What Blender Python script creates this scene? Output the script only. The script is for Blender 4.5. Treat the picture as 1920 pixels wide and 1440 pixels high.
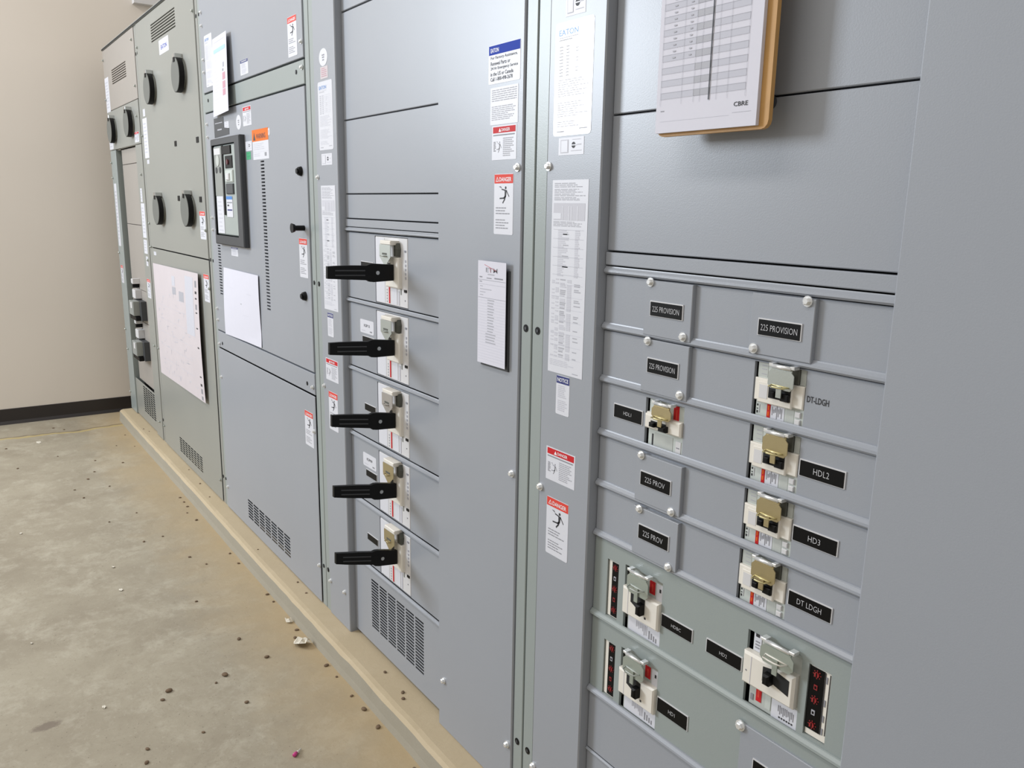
import bpy, bmesh, math, random
from mathutils import Vector, Matrix
random.seed(7)
for o in list(bpy.data.objects): bpy.data.objects.remove(o)
SC = bpy.context.scene
COL = SC.collection

# ------------------------------------------------------------------ camera
cam = bpy.data.cameras.new('camera'); camo = bpy.data.objects.new('camera', cam); COL.objects.link(camo)
cam.sensor_width = 36; cam.lens = 28.744; cam.clip_start = 0.01; cam.clip_end = 100
camo.matrix_world = (Matrix.Translation((2.5415, -0.9916, 1.3763)) @ Matrix.Rotation(0.95669, 4, 'Z')
                     @ Matrix.Rotation(math.pi/2 - 0.213185, 4, 'X') @ Matrix.Rotation(0.017826, 4, 'Z'))
SC.camera = camo
# ------------------------------------------------------------------ world, lights, exposure
W = bpy.data.worlds.new('world'); SC.world = W; W.use_nodes = True
bg = W.node_tree.nodes['Background']; bg.inputs[0].default_value = (1.0, 0.965, 0.92, 1); bg.inputs[1].default_value = 0.50
SC.view_settings.view_transform = 'Standard'; SC.view_settings.look = 'None'
SC.view_settings.exposure = 0.07; SC.view_settings.gamma = 1.0; SC.view_settings.use_curve_mapping = False
def area(name, loc, target, sx, sy, power, col):
    l = bpy.data.lights.new(name, 'AREA'); l.shape = 'RECTANGLE'; l.size = sx; l.size_y = sy; l.energy = power; l.color = col
    o = bpy.data.objects.new(name, l); COL.objects.link(o); o.location = loc
    o.rotation_euler = (Vector(target) - Vector(loc)).to_track_quat('-Z', 'Y').to_euler(); return o
# daylight through the tall window on the left side of the room, and two added overhead fill lights
area('daylight_window', (-3.30, -3.96, 2.82), (1.0, 0, 1.1), 1.4, 1.7, 228, (0.82, 0.90, 1.0))
area('overhead_fill_near', (1.0, -2.2, 4.2), (1.0, -1.0, 0), 3.0, 0.5, 45, (1.0, 0.96, 0.9))
area('overhead_fill_far', (-2.2, -2.0, 4.2), (-2.2, -0.9, 0), 3.0, 0.5, 34, (1.0, 0.95, 0.90))

# ------------------------------------------------------------------ materials
def lin(h):
    h = h.lstrip('#'); c = [int(h[i:i+2], 16)/255 for i in (0, 2, 4)]
    return tuple((v/12.92 if v <= .04045 else ((v+.055)/1.055)**2.4) for v in c) + (1,)
MAT = {}
def mat(name, hexc, rough=.5, metal=0.0, noise=0.0, nscale=8.0, bump=0.0, bscale=300.0, spec=0.5, coat=0.0):
    m = bpy.data.materials.new(name); m.use_nodes = True; nt = m.node_tree; b = nt.nodes['Principled BSDF']
    c = lin(hexc); b.inputs['Base Color'].default_value = c
    b.inputs['Roughness'].default_value = rough; b.inputs['Metallic'].default_value = metal
    b.inputs['Specular IOR Level'].default_value = spec
    b.inputs['Coat Weight'].default_value = coat
    tc = nt.nodes.new('ShaderNodeNewGeometry')
    if noise:
        n = nt.nodes.new('ShaderNodeTexNoise'); n.inputs['Scale'].default_value = nscale; n.inputs['Detail'].default_value = 5
        nt.links.new(tc.outputs['Position'], n.inputs['Vector'])
        mx = nt.nodes.new('ShaderNodeMix'); mx.data_type = 'RGBA'
        mx.inputs[6].default_value = tuple(v*(1-noise) for v in c[:3])+(1,)
        mx.inputs[7].default_value = tuple(min(1, v*(1+noise)) for v in c[:3])+(1,)
        nt.links.new(n.outputs['Fac'], mx.inputs[0]); nt.links.new(mx.outputs[2], b.inputs['Base Color'])
    if bump:
        n2 = nt.nodes.new('ShaderNodeTexNoise'); n2.inputs['Scale'].default_value = bscale; n2.inputs['Detail'].default_value = 2
        nt.links.new(tc.outputs['Position'], n2.inputs['Vector'])
        bp = nt.nodes.new('ShaderNodeBump'); bp.inputs['Strength'].default_value = bump; bp.inputs['Distance'].default_value = .001
        nt.links.new(n2.outputs['Fac'], bp.inputs['Height']); nt.links.new(bp.outputs[0], b.inputs['Normal'])
    MAT[name] = m; return m
P = dict(noise=.05, nscale=2.2, bump=.12, bscale=420)
mat('blue_grey_paint', '#999da4', .33, **P)
mat('green_grey_paint', '#959d9b', .33, **P)
mat('sage_grey_paint', '#92938d', .36, **P)
mat('pinkish_grey_paint', '#a09a93', .4, **P)
mat('white_label', '#d6d7de', .38, spec=.4)
mat('gloss_white_label', '#dcdee6', .20, spec=.6)
mat('paper', '#d3d2dc', .75, noise=.02, nscale=30)
mat('paper_pinkish', '#c8bfc1', .7, noise=.05, nscale=9)
mat('ink_grey', '#a9a9b0', .6); mat('ink_light', '#c3c3cb', .6); mat('row_grey', '#b9b9c3', .6); mat('ink_mid', '#8a8a90', .6)
mat('ink_black', '#2c2c30', .6)
mat('red_ink', '#c5262b', .55, spec=.2); mat('orange_red_ink', '#d9483c', .55, spec=.2); mat('orange_ink', '#e0701f', .55, spec=.2)
mat('blue_ink', '#1a3aa4', .6, spec=.15); mat('navy_ink', '#252f70', .45); mat('sky_ink', '#a9cbee', .5); mat('pink_ink', '#c28f9c', .6)
mat('green_ink', '#2f9a64', .5); mat('logo_blue', '#3c7fc8', .4)
mat('engraved_white', '#c9c9cc', .6)
mat('white_ink', '#efeff2', .45)
mat('black_plastic', '#060607', .5, bump=.05, bscale=200, spec=.25)
mat('charcoal_plastic', '#3b3d40', .5)
mat('engraved_black', '#050506', .45, spec=.2)
mat('cream_plastic', '#e4dfd5', .42, noise=.03, nscale=60)
mat('white_plastic', '#d3d2d3', .42, noise=.03, nscale=60)
mat('light_grey_plastic', '#b9bdb8', .45)
mat('cover_grey', '#6f706b', .55, spec=.25); mat('face_grey', '#9fa6a2', .45); mat('pale_green_grey', '#c3c9c4', .45)
mat('breaker_grey', '#8d908c', .45)
mat('steel', '#c9cac8', .3, metal=1.0, bump=.1, bscale=500)
mat('dull_steel', '#b2b6b0', .42, metal=.75, bump=.1, bscale=500)
mat('brass_plate', '#b5a781', .36, metal=.75, bump=.1, bscale=400)
mat('bright_brass', '#d8cd9a', .35, metal=.5)
mat('grey_green_steel', '#a9b1a8', .4, metal=.5)
mat('dark_interior', '#1a1b1c', .7)
mat('dark_gasket', '#141516', .8)
mat('mesh_dark', '#55564f', .7)
mat('bright_zinc', '#eceded', .28, metal=.6)
mat('tan_wood', '#b98d52', .55, noise=.25, nscale=25, bump=.2, bscale=60)
mat('black_vinyl', '#2b2625', .38)
mat('dirt', '#6d5a46', .9, noise=.4, nscale=90)
mat('magenta_plastic', '#c93c84', .3)
mat('maroon', '#5a2327', .6)
mat('red_lamp', '#962628', .5)
mat('dial_red', '#8a2426', .6)
mat('scrap_paper', '#d6cfbf', .7)

def concrete(name, base, dark, light, dust, with_joint=False):
    m = bpy.data.materials.new(name); m.use_nodes = True; nt = m.node_tree; N = nt.nodes; L = nt.links
    b = N['Principled BSDF']; b.inputs['Roughness'].default_value = .72; b.inputs['Specular IOR Level'].default_value = .3
    g = N.new('ShaderNodeNewGeometry')
    def noise(sc, det, rough=.6, dist=0):
        n = N.new('ShaderNodeTexNoise'); n.inputs['Scale'].default_value = sc; n.inputs['Detail'].default_value = det
        n.inputs['Roughness'].default_value = rough; n.inputs['Distortion'].default_value = dist
        L.new(g.outputs['Position'], n.inputs['Vector']); return n.outputs['Fac']
    def ramp(src, a, c):
        r = N.new('ShaderNodeMapRange'); r.inputs[1].default_value = a; r.inputs[2].default_value = c; L.new(src, r.inputs[0]); return r.outputs[0]
    def mix(f, a, c, fac=1.0):
        x = N.new('ShaderNodeMix'); x.data_type = 'RGBA'
        if fac != 1.0:
            mm = N.new('ShaderNodeMath'); mm.operation = 'MULTIPLY'; L.new(f, mm.inputs[0]); mm.inputs[1].default_value = fac; f = mm.outputs[0]
        L.new(f, x.inputs[0])
        for i, s in ((6, a), (7, c)):
            if isinstance(s, tuple): x.inputs[i].default_value = s
            else: L.new(s, x.inputs[i])
        return x.outputs[2]
    c = mix(ramp(noise(2.6, 9, .72, .15), .38, .66), lin(base), lin(dark), .9)
    c = mix(ramp(noise(7, 9, .75, .25), .5, .68), c, lin(light), .85)
    c = mix(ramp(noise(38, 6, .75, .2), .54, .70), c, lin(dark), .55)
    c = mix(ramp(noise(90, 3, .6, .2), .62, .74), c, lin(light), .5)
    c = mix(ramp(noise(150, 2), .68, .74), c, lin('#4d4234'), .6)
    # dust drifted against the housekeeping pad
    sx = N.new('ShaderNodeSeparateXYZ'); L.new(g.outputs['Position'], sx.inputs[0])
    ad = N.new('ShaderNodeMath'); ad.operation = 'MULTIPLY_ADD'; L.new(noise(4, 5, .6, .5), ad.inputs[0]); ad.inputs[1].default_value = .35; L.new(sx.outputs['Y'], ad.inputs[2])
    c = mix(ramp(ad.outputs[0], -.22, .10), c, lin(dust), .8)
    if with_joint:
        wv = N.new('ShaderNodeMath'); wv.operation = 'MULTIPLY_ADD'; L.new(noise(3.5, 3), wv.inputs[0]); wv.inputs[1].default_value = .16; L.new(sx.outputs['X'], wv.inputs[2])
        d = N.new('ShaderNodeMath'); d.operation = 'ADD'; L.new(wv.outputs[0], d.inputs[0]); d.inputs[1].default_value = 3.10
        a = N.new('ShaderNodeMath'); a.operation = 'ABSOLUTE'; L.new(d.outputs[0], a.inputs[0])
        c = mix(ramp(a.outputs[0], .022, .008), c, lin('#b8a46c'), .8)
        d2 = N.new('ShaderNodeMath'); d2.operation = 'ADD'; L.new(wv.outputs[0], d2.inputs[0]); d2.inputs[1].default_value = 3.13
        a2 = N.new('ShaderNodeMath'); a2.operation = 'ABSOLUTE'; L.new(d2.outputs[0], a2.inputs[0])
        c = mix(ramp(a2.outputs[0], .014, .004), c, lin('#6b5a40'), .7)
    if with_joint:   # dark oily stain near the left of the floor
        mp = N.new('ShaderNodeMapping'); mp.inputs['Location'].default_value = (-.128/.022, .872/.045, 0); mp.inputs['Scale'].default_value = (1/.022, 1/.045, 0); L.new(g.outputs['Position'], mp.inputs[0])
        ln = N.new('ShaderNodeVectorMath'); ln.operation = 'LENGTH'; L.new(mp.outputs[0], ln.inputs[0])
        jm = N.new('ShaderNodeMath'); jm.operation = 'MULTIPLY_ADD'; L.new(noise(60, 4), jm.inputs[0]); jm.inputs[1].default_value = 1.2; L.new(ln.outputs['Value'], jm.inputs[2])
        c = mix(ramp(jm.outputs[0], 1.6, 1.2), c, lin('#786c5f'), .8)
    L.new(c, b.inputs['Base Color'])
    bp = N.new('ShaderNodeBump'); bp.inputs['Strength'].default_value = .35; bp.inputs['Distance'].default_value = .004
    L.new(noise(22, 9, .7, .5), bp.inputs['Height']); L.new(bp.outputs[0], b.inputs['Normal'])
    MAT[name] = m
concrete('concrete_floor', '#a39a87', '#8f8573', '#b2aa98', '#b09b78', True)
concrete('concrete_pad', '#b9ab92', '#a8997e', '#c8bca4', '#b9a88a')
concrete('concrete_face', '#a09a8b', '#948c7c', '#aaa395', '#a09a8b')

def wallmat():
    m = bpy.data.materials.new('wall_paint'); m.use_nodes = True; nt = m.node_tree; b = nt.nodes['Principled BSDF']
    b.inputs['Roughness'].default_value = .7
    g = nt.nodes.new('ShaderNodeNewGeometry'); n = nt.nodes.new('ShaderNodeTexNoise'); n.inputs['Scale'].default_value = 1.3; n.inputs['Detail'].default_value = 6
    nt.links.new(g.outputs['Position'], n.inputs['Vector'])
    mx = nt.nodes.new('ShaderNodeMix'); mx.data_type = 'RGBA'; mx.inputs[6].default_value = lin('#e0d8ce'); mx.inputs[7].default_value = lin('#e9e1d7')
    nt.links.new(n.outputs['Fac'], mx.inputs[0]); nt.links.new(mx.outputs[2], b.inputs['Base Color'])
    MAT['wall_paint'] = m
wallmat()

# ------------------------------------------------------------------ mesh builder (authored in world metres; x right, -y out of the cabinets, z up)
_txt = {}
def glyphs(s, off=.012):
    if (s, off) in _txt: return _txt[(s, off)]
    cu = bpy.data.curves.new('t', 'FONT'); cu.body = s; cu.size = 1.0; cu.resolution_u = 2; cu.fill_mode = 'BOTH'; cu.offset = off
    ob = bpy.data.objects.new('t', cu); COL.objects.link(ob); bpy.context.view_layer.update()
    me = ob.evaluated_get(bpy.context.evaluated_depsgraph_get()).to_mesh()
    vs = [(v.co.x, v.co.y) for v in me.vertices]; fs = [tuple(p.vertices) for p in me.polygons]
    xs = [v[0] for v in vs]; ys = [v[1] for v in vs]
    r = (vs, fs, min(xs), max(xs), min(ys), max(ys))
    ob.evaluated_get(bpy.context.evaluated_depsgraph_get()).to_mesh_clear()
    bpy.data.objects.remove(ob); bpy.data.curves.remove(cu); _txt[(s, off)] = r; return r

class MB:
    def __init__(s): s.v = []; s.f = []; s.m = []; s.names = []; s.smooth = set()
    def mi(s, m):
        if m not in s.names: s.names.append(m)
        return s.names.index(m)
    def face(s, pts, m, sm=False):
        i = len(s.v); s.v += [tuple(p) for p in pts]; s.f.append(tuple(range(i, i+len(pts)))); s.m.append(s.mi(m))
        if sm: s.smooth.add(len(s.f)-1)
    def mesh(s, vs, fs, m, sm=False):
        i = len(s.v); s.v += [tuple(p) for p in vs]; k = s.mi(m)
        for f in fs:
            s.f.append(tuple(i+j for j in f)); s.m.append(k)
            if sm: s.smooth.add(len(s.f)-1)
    def box(s, x0, x1, y0, y1, z0, z1, m, ch=0.0):
        """box; ch chamfers the edges of the front (y0) face"""
        if ch:
            vs = [(x0+ch, y0, z0+ch), (x1-ch, y0, z0+ch), (x1-ch, y0, z1-ch), (x0+ch, y0, z1-ch),
                  (x0, y0+ch, z0), (x1, y0+ch, z0), (x1, y0+ch, z1), (x0, y0+ch, z1),
                  (x0, y1, z0), (x1, y1, z0), (x1, y1, z1), (x0, y1, z1)]
            fs = [(0, 1, 2, 3), (11, 10, 9, 8)]
            for a in (0, 4):
                for i in range(4): j = (i+1) % 4; fs.append((a+4+i, a+4+j, a+j, a+i))
            s.mesh(vs, fs, m); return s
        vs = [(x0, y0, z0), (x1, y0, z0), (x1, y0, z1), (x0, y0, z1), (x0, y1, z0), (x1, y1, z0), (x1, y1, z1), (x0, y1, z1)]
        s.mesh(vs, [(0, 1, 2, 3), (5, 4, 7, 6), (4, 5, 1, 0), (3, 2, 6, 7), (4, 0, 3, 7), (1, 5, 6, 2)], m); return s
    def prism(s, pts, y0, y1, m, ch=0.0):
        """polygon in xz extruded along y, y0 in front"""
        n = len(pts); A = sum(pts[i][0]*pts[(i+1) % n][1]-pts[(i+1) % n][0]*pts[i][1] for i in range(n))
        if A < 0: pts = pts[::-1]
        s.mesh([(x, y0, z) for x, z in pts]+[(x, y1, z) for x, z in pts],
               [tuple(range(n)), tuple(range(2*n-1, n-1, -1))]+[(n+i, n+(i+1) % n, (i+1) % n, i) for i in range(n)], m); return s
    def prismx(s, pts, x0, x1, m, sm=False):
        """polygon in yz extruded along x"""
        n = len(pts)
        s.mesh([(x0, y, z) for y, z in pts]+[(x1, y, z) for y, z in pts],
               [tuple(range(n-1, -1, -1)), tuple(range(n, 2*n))], m)
        s.mesh([(x0, y, z) for y, z in pts]+[(x1, y, z) for y, z in pts], [(i, (i+1) % n, n+(i+1) % n, n+i) for i in range(n)], m, sm); return s
    def cyl(s, c, r, y0, y1, m, n=20, r1=None, sm=True):
        """cylinder along y from y0 (front, radius r) to y1"""
        r1 = r if r1 is None else r1; x, z = c
        a = [(x+r*math.cos(2*math.pi*i/n), y0, z+r*math.sin(2*math.pi*i/n)) for i in range(n)]
        b = [(x+r1*math.cos(2*math.pi*i/n), y1, z+r1*math.sin(2*math.pi*i/n)) for i in range(n)]
        s.mesh(a, [tuple(range(n))], m); s.mesh(b, [tuple(range(n-1, -1, -1))], m)
        s.mesh(a+b, [(n+i, n+(i+1) % n, (i+1) % n, i) for i in range(n)], m, sm); return s
    def tube(s, pts, r, m, n=8):
        pts = [Vector(p) for p in pts]; rings = []
        for i, p in enumerate(pts):
            d = (pts[min(i+1, len(pts)-1)]-pts[max(i-1, 0)]).normalized()
            u = d.orthogonal().normalized(); w = d.cross(u)
            rings.append([p+r*(math.cos(2*math.pi*k/n)*u+math.sin(2*math.pi*k/n)*w) for k in range(n)])
        vs = [v for R in rings for v in R]; fs = []
        for i in range(len(rings)-1):
            for k in range(n): fs.append((i*n+k, i*n+(k+1) % n, (i+1)*n+(k+1) % n, (i+1)*n+k))
        fs += [tuple(range(n-1, -1, -1)), tuple((len(rings)-1)*n+k for k in range(n))]
        s.mesh(vs, fs, m, True); return s
    def dome(s, c, r, y, h, m, n=12, hexa=True, f=1.0):
        """hex-washer bolt head standing h off the plane y"""
        x, z = c
        s.cyl(c, r, y-h*.3, y, m, n)
        k = 6 if hexa else n
        s.cyl(c, r*.72, y-h*.8, y-h*.3, m, k, sm=not hexa); s.cyl(c, r*.5, y-h, y-h*.8, m, k, r1=r*.72, sm=not hexa); return s
    def plate(s, x0, x1, z0, z1, y, t, m, holes=(), ch=.0012, edge=None):
        """sheet metal plate with chamfered rim and rectangular holes"""
        xs = sorted({x0+ch, x1-ch, *[h[i] for h in holes for i in (0, 1)]}); zs = sorted({z0+ch, z1-ch, *[h[i] for h in holes for i in (2, 3)]})
        def solid(i, j):
            if i < 0 or j < 0 or i >= len(xs)-1 or j >= len(zs)-1: return None
            cx = (xs[i]+xs[i+1])/2; cz = (zs[j]+zs[j+1])/2
            return not any(h[0] < cx < h[1] and h[2] < cz < h[3] for h in holes)
        for i in range(len(xs)-1):
            j = 0
            while j < len(zs)-1:
                if solid(i, j):
                    k = j
                    while k+1 < len(zs)-1 and solid(i, k+1) and True: k += 1
                    s.face([(xs[i], y, zs[j]), (xs[i+1], y, zs[j]), (xs[i+1], y, zs[k+1]), (xs[i], y, zs[k+1])], m); j = k+1
                else: j += 1
        e = edge or m
        for a, b, c, d in holes:
            s.mesh([(a, y, c), (b, y, c), (b, y, d), (a, y, d), (a, y+t, c), (b, y+t, c), (b, y+t, d), (a, y+t, d)],
                   [(0, 4, 5, 1), (1, 5, 6, 2), (2, 6, 7, 3), (3, 7, 4, 0)], e)
        vs = [(x0+ch, y, z0+ch), (x1-ch, y, z0+ch), (x1-ch, y, z1-ch), (x0+ch, y, z1-ch), (x0, y+ch, z0), (x1, y+ch, z0), (x1, y+ch, z1), (x0, y+ch, z1),
              (x0, y+t, z0), (x1, y+t, z0), (x1, y+t, z1), (x0, y+t, z1)]
        fs = []
        for a in (0, 4):
            for i in range(4): j = (i+1) % 4; fs.append((a+4+i, a+4+j, a+j, a+i))
        s.mesh(vs, fs, m); return s
    def text(s, st, x, z, h, y, m, w=None, align='L', rot=0, off=.012):
        vs, fs, ax, bx, ay, by = glyphs(st, off)
        k = h/(by-ay); kx = k if w is None else w/(bx-ax); W_ = (bx-ax)*kx
        ox = {'L': 0, 'C': -W_/2, 'R': -W_}[align]; out = []
        for a, b in vs:
            px = (a-ax)*kx+ox; pz = (b-ay)*k
            if rot: px, pz = -pz, px     # reads upward
            out.append((x+px, y, z+pz))
        s.mesh(out, fs, m); return s

ORG = {}
def build(mb, name, parent=None, org=None, label=None):
    me = bpy.data.meshes.new(name); o = bpy.data.objects.new(name, me); COL.objects.link(o)
    if parent is not None: org = ORG[parent.name]
    org = org or (0, 0, 0)
    me.from_pydata([(v[0]-org[0], v[1]-org[1], v[2]-org[2]) for v in mb.v], [], mb.f)
    for n in mb.names: me.materials.append(MAT[n])
    me.polygons.foreach_set('material_index', mb.m)
    for i in mb.smooth: me.polygons[i].use_smooth = True
    me.update()
    if parent is not None: o.parent = parent
    else: o.location = org
    ORG[o.name] = org
    if label: o['label'] = label
    return o
def thing(name, label, cat, loc, group=None):
    o = bpy.data.objects.new(name, None); COL.objects.link(o); o.location = loc; o.empty_display_size = .05
    ORG[o.name] = tuple(loc); o['label'] = label; o['category'] = cat
    if group: o['group'] = group
    return o
def tag(o, label, cat, group=None):
    o['label'] = label; o['category'] = cat
    if group: o['group'] = group
    return o
def dup(root, delta, label, group=None):
    r = root.copy(); COL.objects.link(r); r.location = Vector(root.location)+Vector(delta); r['label'] = label
    if group: r['group'] = group
    for ch in list(root.children):
        c = ch.copy(); COL.objects.link(c); c.parent = r
        for g in ch.children:
            d = g.copy(); COL.objects.link(d); d.parent = c
    ORG[r.name] = tuple(r.location)
    return r
def struct(mb, name):
    o = build(mb, name); o['kind'] = 'structure'; return o

# ------------------------------------------------------------------ stickers
class Stk:
    """a printed sticker or sheet: u 0..1 left to right, v 0..1 top to bottom"""
    def __init__(s, x0, x1, z0, z1, y=0.0, base='white_label', t=.0005, r=.0):
        s.b = MB(); s.x0, s.x1, s.z0, s.z1, s.y = x0, x1, z0, z1, y-t; s.w = x1-x0; s.h = z1-z0; s.k = 0
        if r:
            pts = []
            for cx, cz, a0 in ((x1-r, z1-r, 0), (x0+r, z1-r, 90), (x0+r, z0+r, 180), (x1-r, z0+r, 270)):
                for a in (0, 45, 90): A = math.radians(a0+a); pts.append((cx+r*math.cos(A), cz+r*math.sin(A)))
            s.b.prism(pts, y-t, y, base)
        else: s.b.box(x0, x1, y-t, y, z0, z1, base)
    def X(s, u): return s.x0+u*s.w
    def Z(s, v): return s.z1-v*s.h
    def yy(s, l=1): return s.y-.00025*l
    def rect(s, u0, v0, u1, v1, m, l=1):
        y = s.yy(l); s.b.face([(s.X(u0), y, s.Z(v1)), (s.X(u1), y, s.Z(v1)), (s.X(u1), y, s.Z(v0)), (s.X(u0), y, s.Z(v0))], m); return s
    def poly(s, pts, m, l=1):
        P_ = [(s.X(u), s.Z(v)) for u, v in pts]; n = len(P_)
        A = sum(P_[i][0]*P_[(i+1) % n][1]-P_[(i+1) % n][0]*P_[i][1] for i in range(n))
        if A < 0: P_ = P_[::-1]
        s.b.face([(x, s.yy(l), z) for x, z in P_], m); return s
    def line(s, u0, v0, u1, v1, wd, m, l=1):
        a = Vector((s.X(u0), s.Z(v0))); b = Vector((s.X(u1), s.Z(v1))); d = (b-a).normalized(); n = Vector((-d.y, d.x))*wd/2
        q = [a-n, b-n, b+n, a+n]; s.b.face([(p.x, s.yy(l), p.y) for p in q], m); return s
    def lines(s, u0, v0, u1, v1, n, m='ink_grey', th=.45, seed=1, ragged=True, words=True):
        R = random.Random(seed); dv = (v1-v0)/n
        for i in range(n):
            a = u0; e = u1 if not ragged else u0+(u1-u0)*R.uniform(.62, 1.0)
            va = v0+i*dv
            if not words: s.rect(a, va, e, va+dv*th, m); continue
            while a < e-.02:
                b = min(e, a+R.uniform(.05, .16)*(u1-u0)*1.6); s.rect(a, va, b, va+dv*th, m); a = b+.02*(u1-u0)*1.3
        return s
    def txt(s, st, u, v, hf, m='ink_black', wf=None, align='L', l=1, rot=0):
        s.b.text(st, s.X(u), s.Z(v), hf*s.h, s.yy(l), m, None if wf is None else wf*s.w, align, rot); return s
    def man(s, u0, v0, u1, v1, m='ink_black'):
        """the falling figure struck by a bolt"""
        U = lambda a: u0+(u1-u0)*a; V = lambda a: v0+(v1-v0)*a; wd = (u1-u0)*s.w
        def seg(a, b, c, d, t): s.line(U(a), V(b), U(c), V(d), t*wd, m, 1)
        cx, cz, r = s.X(U(.62)), s.Z(V(.1)), wd*.085
        s.b.face([(cx+r*math.cos(k*math.pi/5), s.yy(), cz+r*math.sin(k*math.pi/5)) for k in range(10)], m)
        s.poly([(U(.52), V(.2)), (U(.74), V(.24)), (U(.66), V(.62)), (U(.52), V(.6))], m, 1)
        seg(.55, .24, .2, .18, .07); seg(.7, .26, .98, .62, .06); seg(.62, .58, .42, .72, .11); seg(.46, .7, .0, .72, .08)
        seg(.6, .6, .5, .82, .1); seg(.5, .8, .32, 1.0, .09); seg(-.06, .02, .18, .1, .03); seg(.06, .0, .2, .12, .03)
        return s
    def done(s, name, parent, label=None): return build(s.b, name, parent, label=label)

def danger_tall(parent, x0, x1, z0, z1, y=0.0, cut=None):
    s = Stk(x0, x1, z0, z1, y, r=.003)
    s.rect(0.015, .008, .985, .155, 'orange_red_ink')
    s.poly([(.09, .125), (.25, .125), (.17, .045)], 'white_ink', 2); s.poly([(.125, .115), (.215, .115), (.17, .065)], 'orange_red_ink', 3)
    s.txt('DANGER', .28, .125, .07, 'white_ink', .62, l=2)
    s.man(.3, .2, .8, .48)
    s.lines(.1, .55, .86, .69, 3, 'ink_mid', .35, 3); s.lines(.1, .75, .8, .93, 4, 'ink_mid', .35, 4)
    return s.done('danger_label', parent, 'tall white sticker with a red danger header and falling figure')
def danger_wide(parent, x0, x1, z0, z1, y=0.0):
    s = Stk(x0, x1, z0, z1, y)
    s.rect(.04, .03, .96, .21, 'red_ink')
    s.poly([(.28, .18), (.38, .18), (.33, .07)], 'white_ink', 2); s.txt('DANGER', .4, .17, .09, 'white_ink', .34, l=2)
    s.rect(.05, .255, .93, .29, 'ink_mid')
    s.man(.2, .45, .4, .78, 'ink_mid'); s.lines(.07, .46, .18, .76, 7, 'ink_mid', .6, 5)
    s.lines(.46, .36, .92, .92, 10, 'ink_grey', .5, 6)
    return s.done('danger_label', parent, 'small white sticker with a red danger header above two columns of print')
def notice(parent, x0, x1, z0, z1, y=0.0, text=True):
    s = Stk(x0, x1, z0, z1, y, r=.003)
    s.rect(.02, .01, .98, .2, 'navy_ink')
    if text: s.txt('NOTICE', .1, .155, .1, 'white_ink', .8, l=2)
    else: s.rect(.15, .06, .85, .14, 'ink_grey', 2)
    s.lines(.14, .25, .86, .58, 7, 'ink_light', .5, 8); s.lines(.14, .63, .86, .92, 6, 'ink_light', .5, 9)
    return s.done('notice_label', parent, 'narrow white sticker with a navy notice header')
def data_plate(parent, x0, x1, z0, z1, y=0.0, logo=True, base='gloss_white_label'):
    s = Stk(x0, x1, z0, z1, y, base, r=.006)
    s.txt('EATON', .1, .115, .052, 'logo_blue', .5); s.rect(.1, .13, .6, .137, 'ink_light'); s.rect(.1, .15, .45, .158, 'ink_grey')
    for k in range(10):
        v = .2+k*.028
        s.rect(.1, v, .9, v+.0025, 'ink_light'); s.rect(.12, v+.008, .22, v+.016, 'ink_grey'); s.rect(.3, v+.008, .38, v+.016, 'ink_grey')
        if k % 3: s.rect(.55, v+.008, .62, v+.016, 'ink_light')
    s.lines(.1, .5, .9, .66, 8, 'ink_light', .35, 11); s.lines(.1, .7, .9, .84, 7, 'ink_light', .35, 12); s.lines(.1, .87, .8, .93, 3, 'ink_light', .35, 13)
    s.rect(.1, .955, .3, .965, 'ink_grey'); s.rect(.7, .94, .9, .948, 'ink_grey')
    return s.done('data_label', parent, 'glossy white data sticker with a blue maker name and fine print')
def wiring_chart(parent, x0, x1, z0, z1, y=0.0, cols=True):
    s = Stk(x0, x1, z0, z1, y, 'white_label')
    for v0, v1, n in ((.015, .035, 2), (.045, .06, 2), (.068, .078, 1), (.086, .098, 2)): s.lines(.06, v0, .94, v1+.006, n+1, 'ink_grey', .45, int(v0*999))
    s.rect(.05, .115, .93, .2, 'ink_light'); s.rect(.05, .165, .27, .195, 'white_label', 2)
    for u in (.3, .48, .55, .72): s.rect(u, .13, u+.02, .2, 'white_label', 2)
    s.lines(.05, .207, .92, .235, 4, 'ink_grey', .45, 21)
    R = random.Random(5)
    for k in range(26):
        v = .25+k*.0092; s.rect(.2, v, .2+R.uniform(.1, .32), v+.005, 'ink_light'); s.rect(.68, v, .68+R.uniform(.08, .14), v+.0055, 'ink_light')
        if k % 5 == 0: s.rect(.06, v-.002, .92, v-.001, 'ink_grey')
        if k % 6 == 2: s.rect(.34, v, .5, v+.005, 'ink_grey')
    for k in range(46):
        v = .5+k*.0092
        if R.random() < .5: s.rect(.06, v, .14, v+.005, 'ink_light')
        if R.random() < .6: s.rect(.17, v, .26, v+.006, 'ink_light')
        if R.random() < .8: s.rect(.3, v, .42+R.uniform(0, .06), v+.006, 'ink_light' if R.random() < .6 else 'ink_grey')
        if R.random() < .9: s.rect(.5, v, .62, v+.0065, 'ink_light')
        if R.random() < .35: s.rect(.7, v, .8+R.uniform(0, .08), v+.005, 'ink_grey')
        if k % 7 == 3: s.rect(.05, v-.002, .93, v-.001, 'ink_light')
    s.lines(.05, .93, .85, .965, 4, 'ink_light', .4, 31); s.rect(.72, .982, .88, .986, 'ink_grey')
    return s.done('wiring_chart_label', parent, 'very long white sticker packed with tables of fine print')
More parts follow.
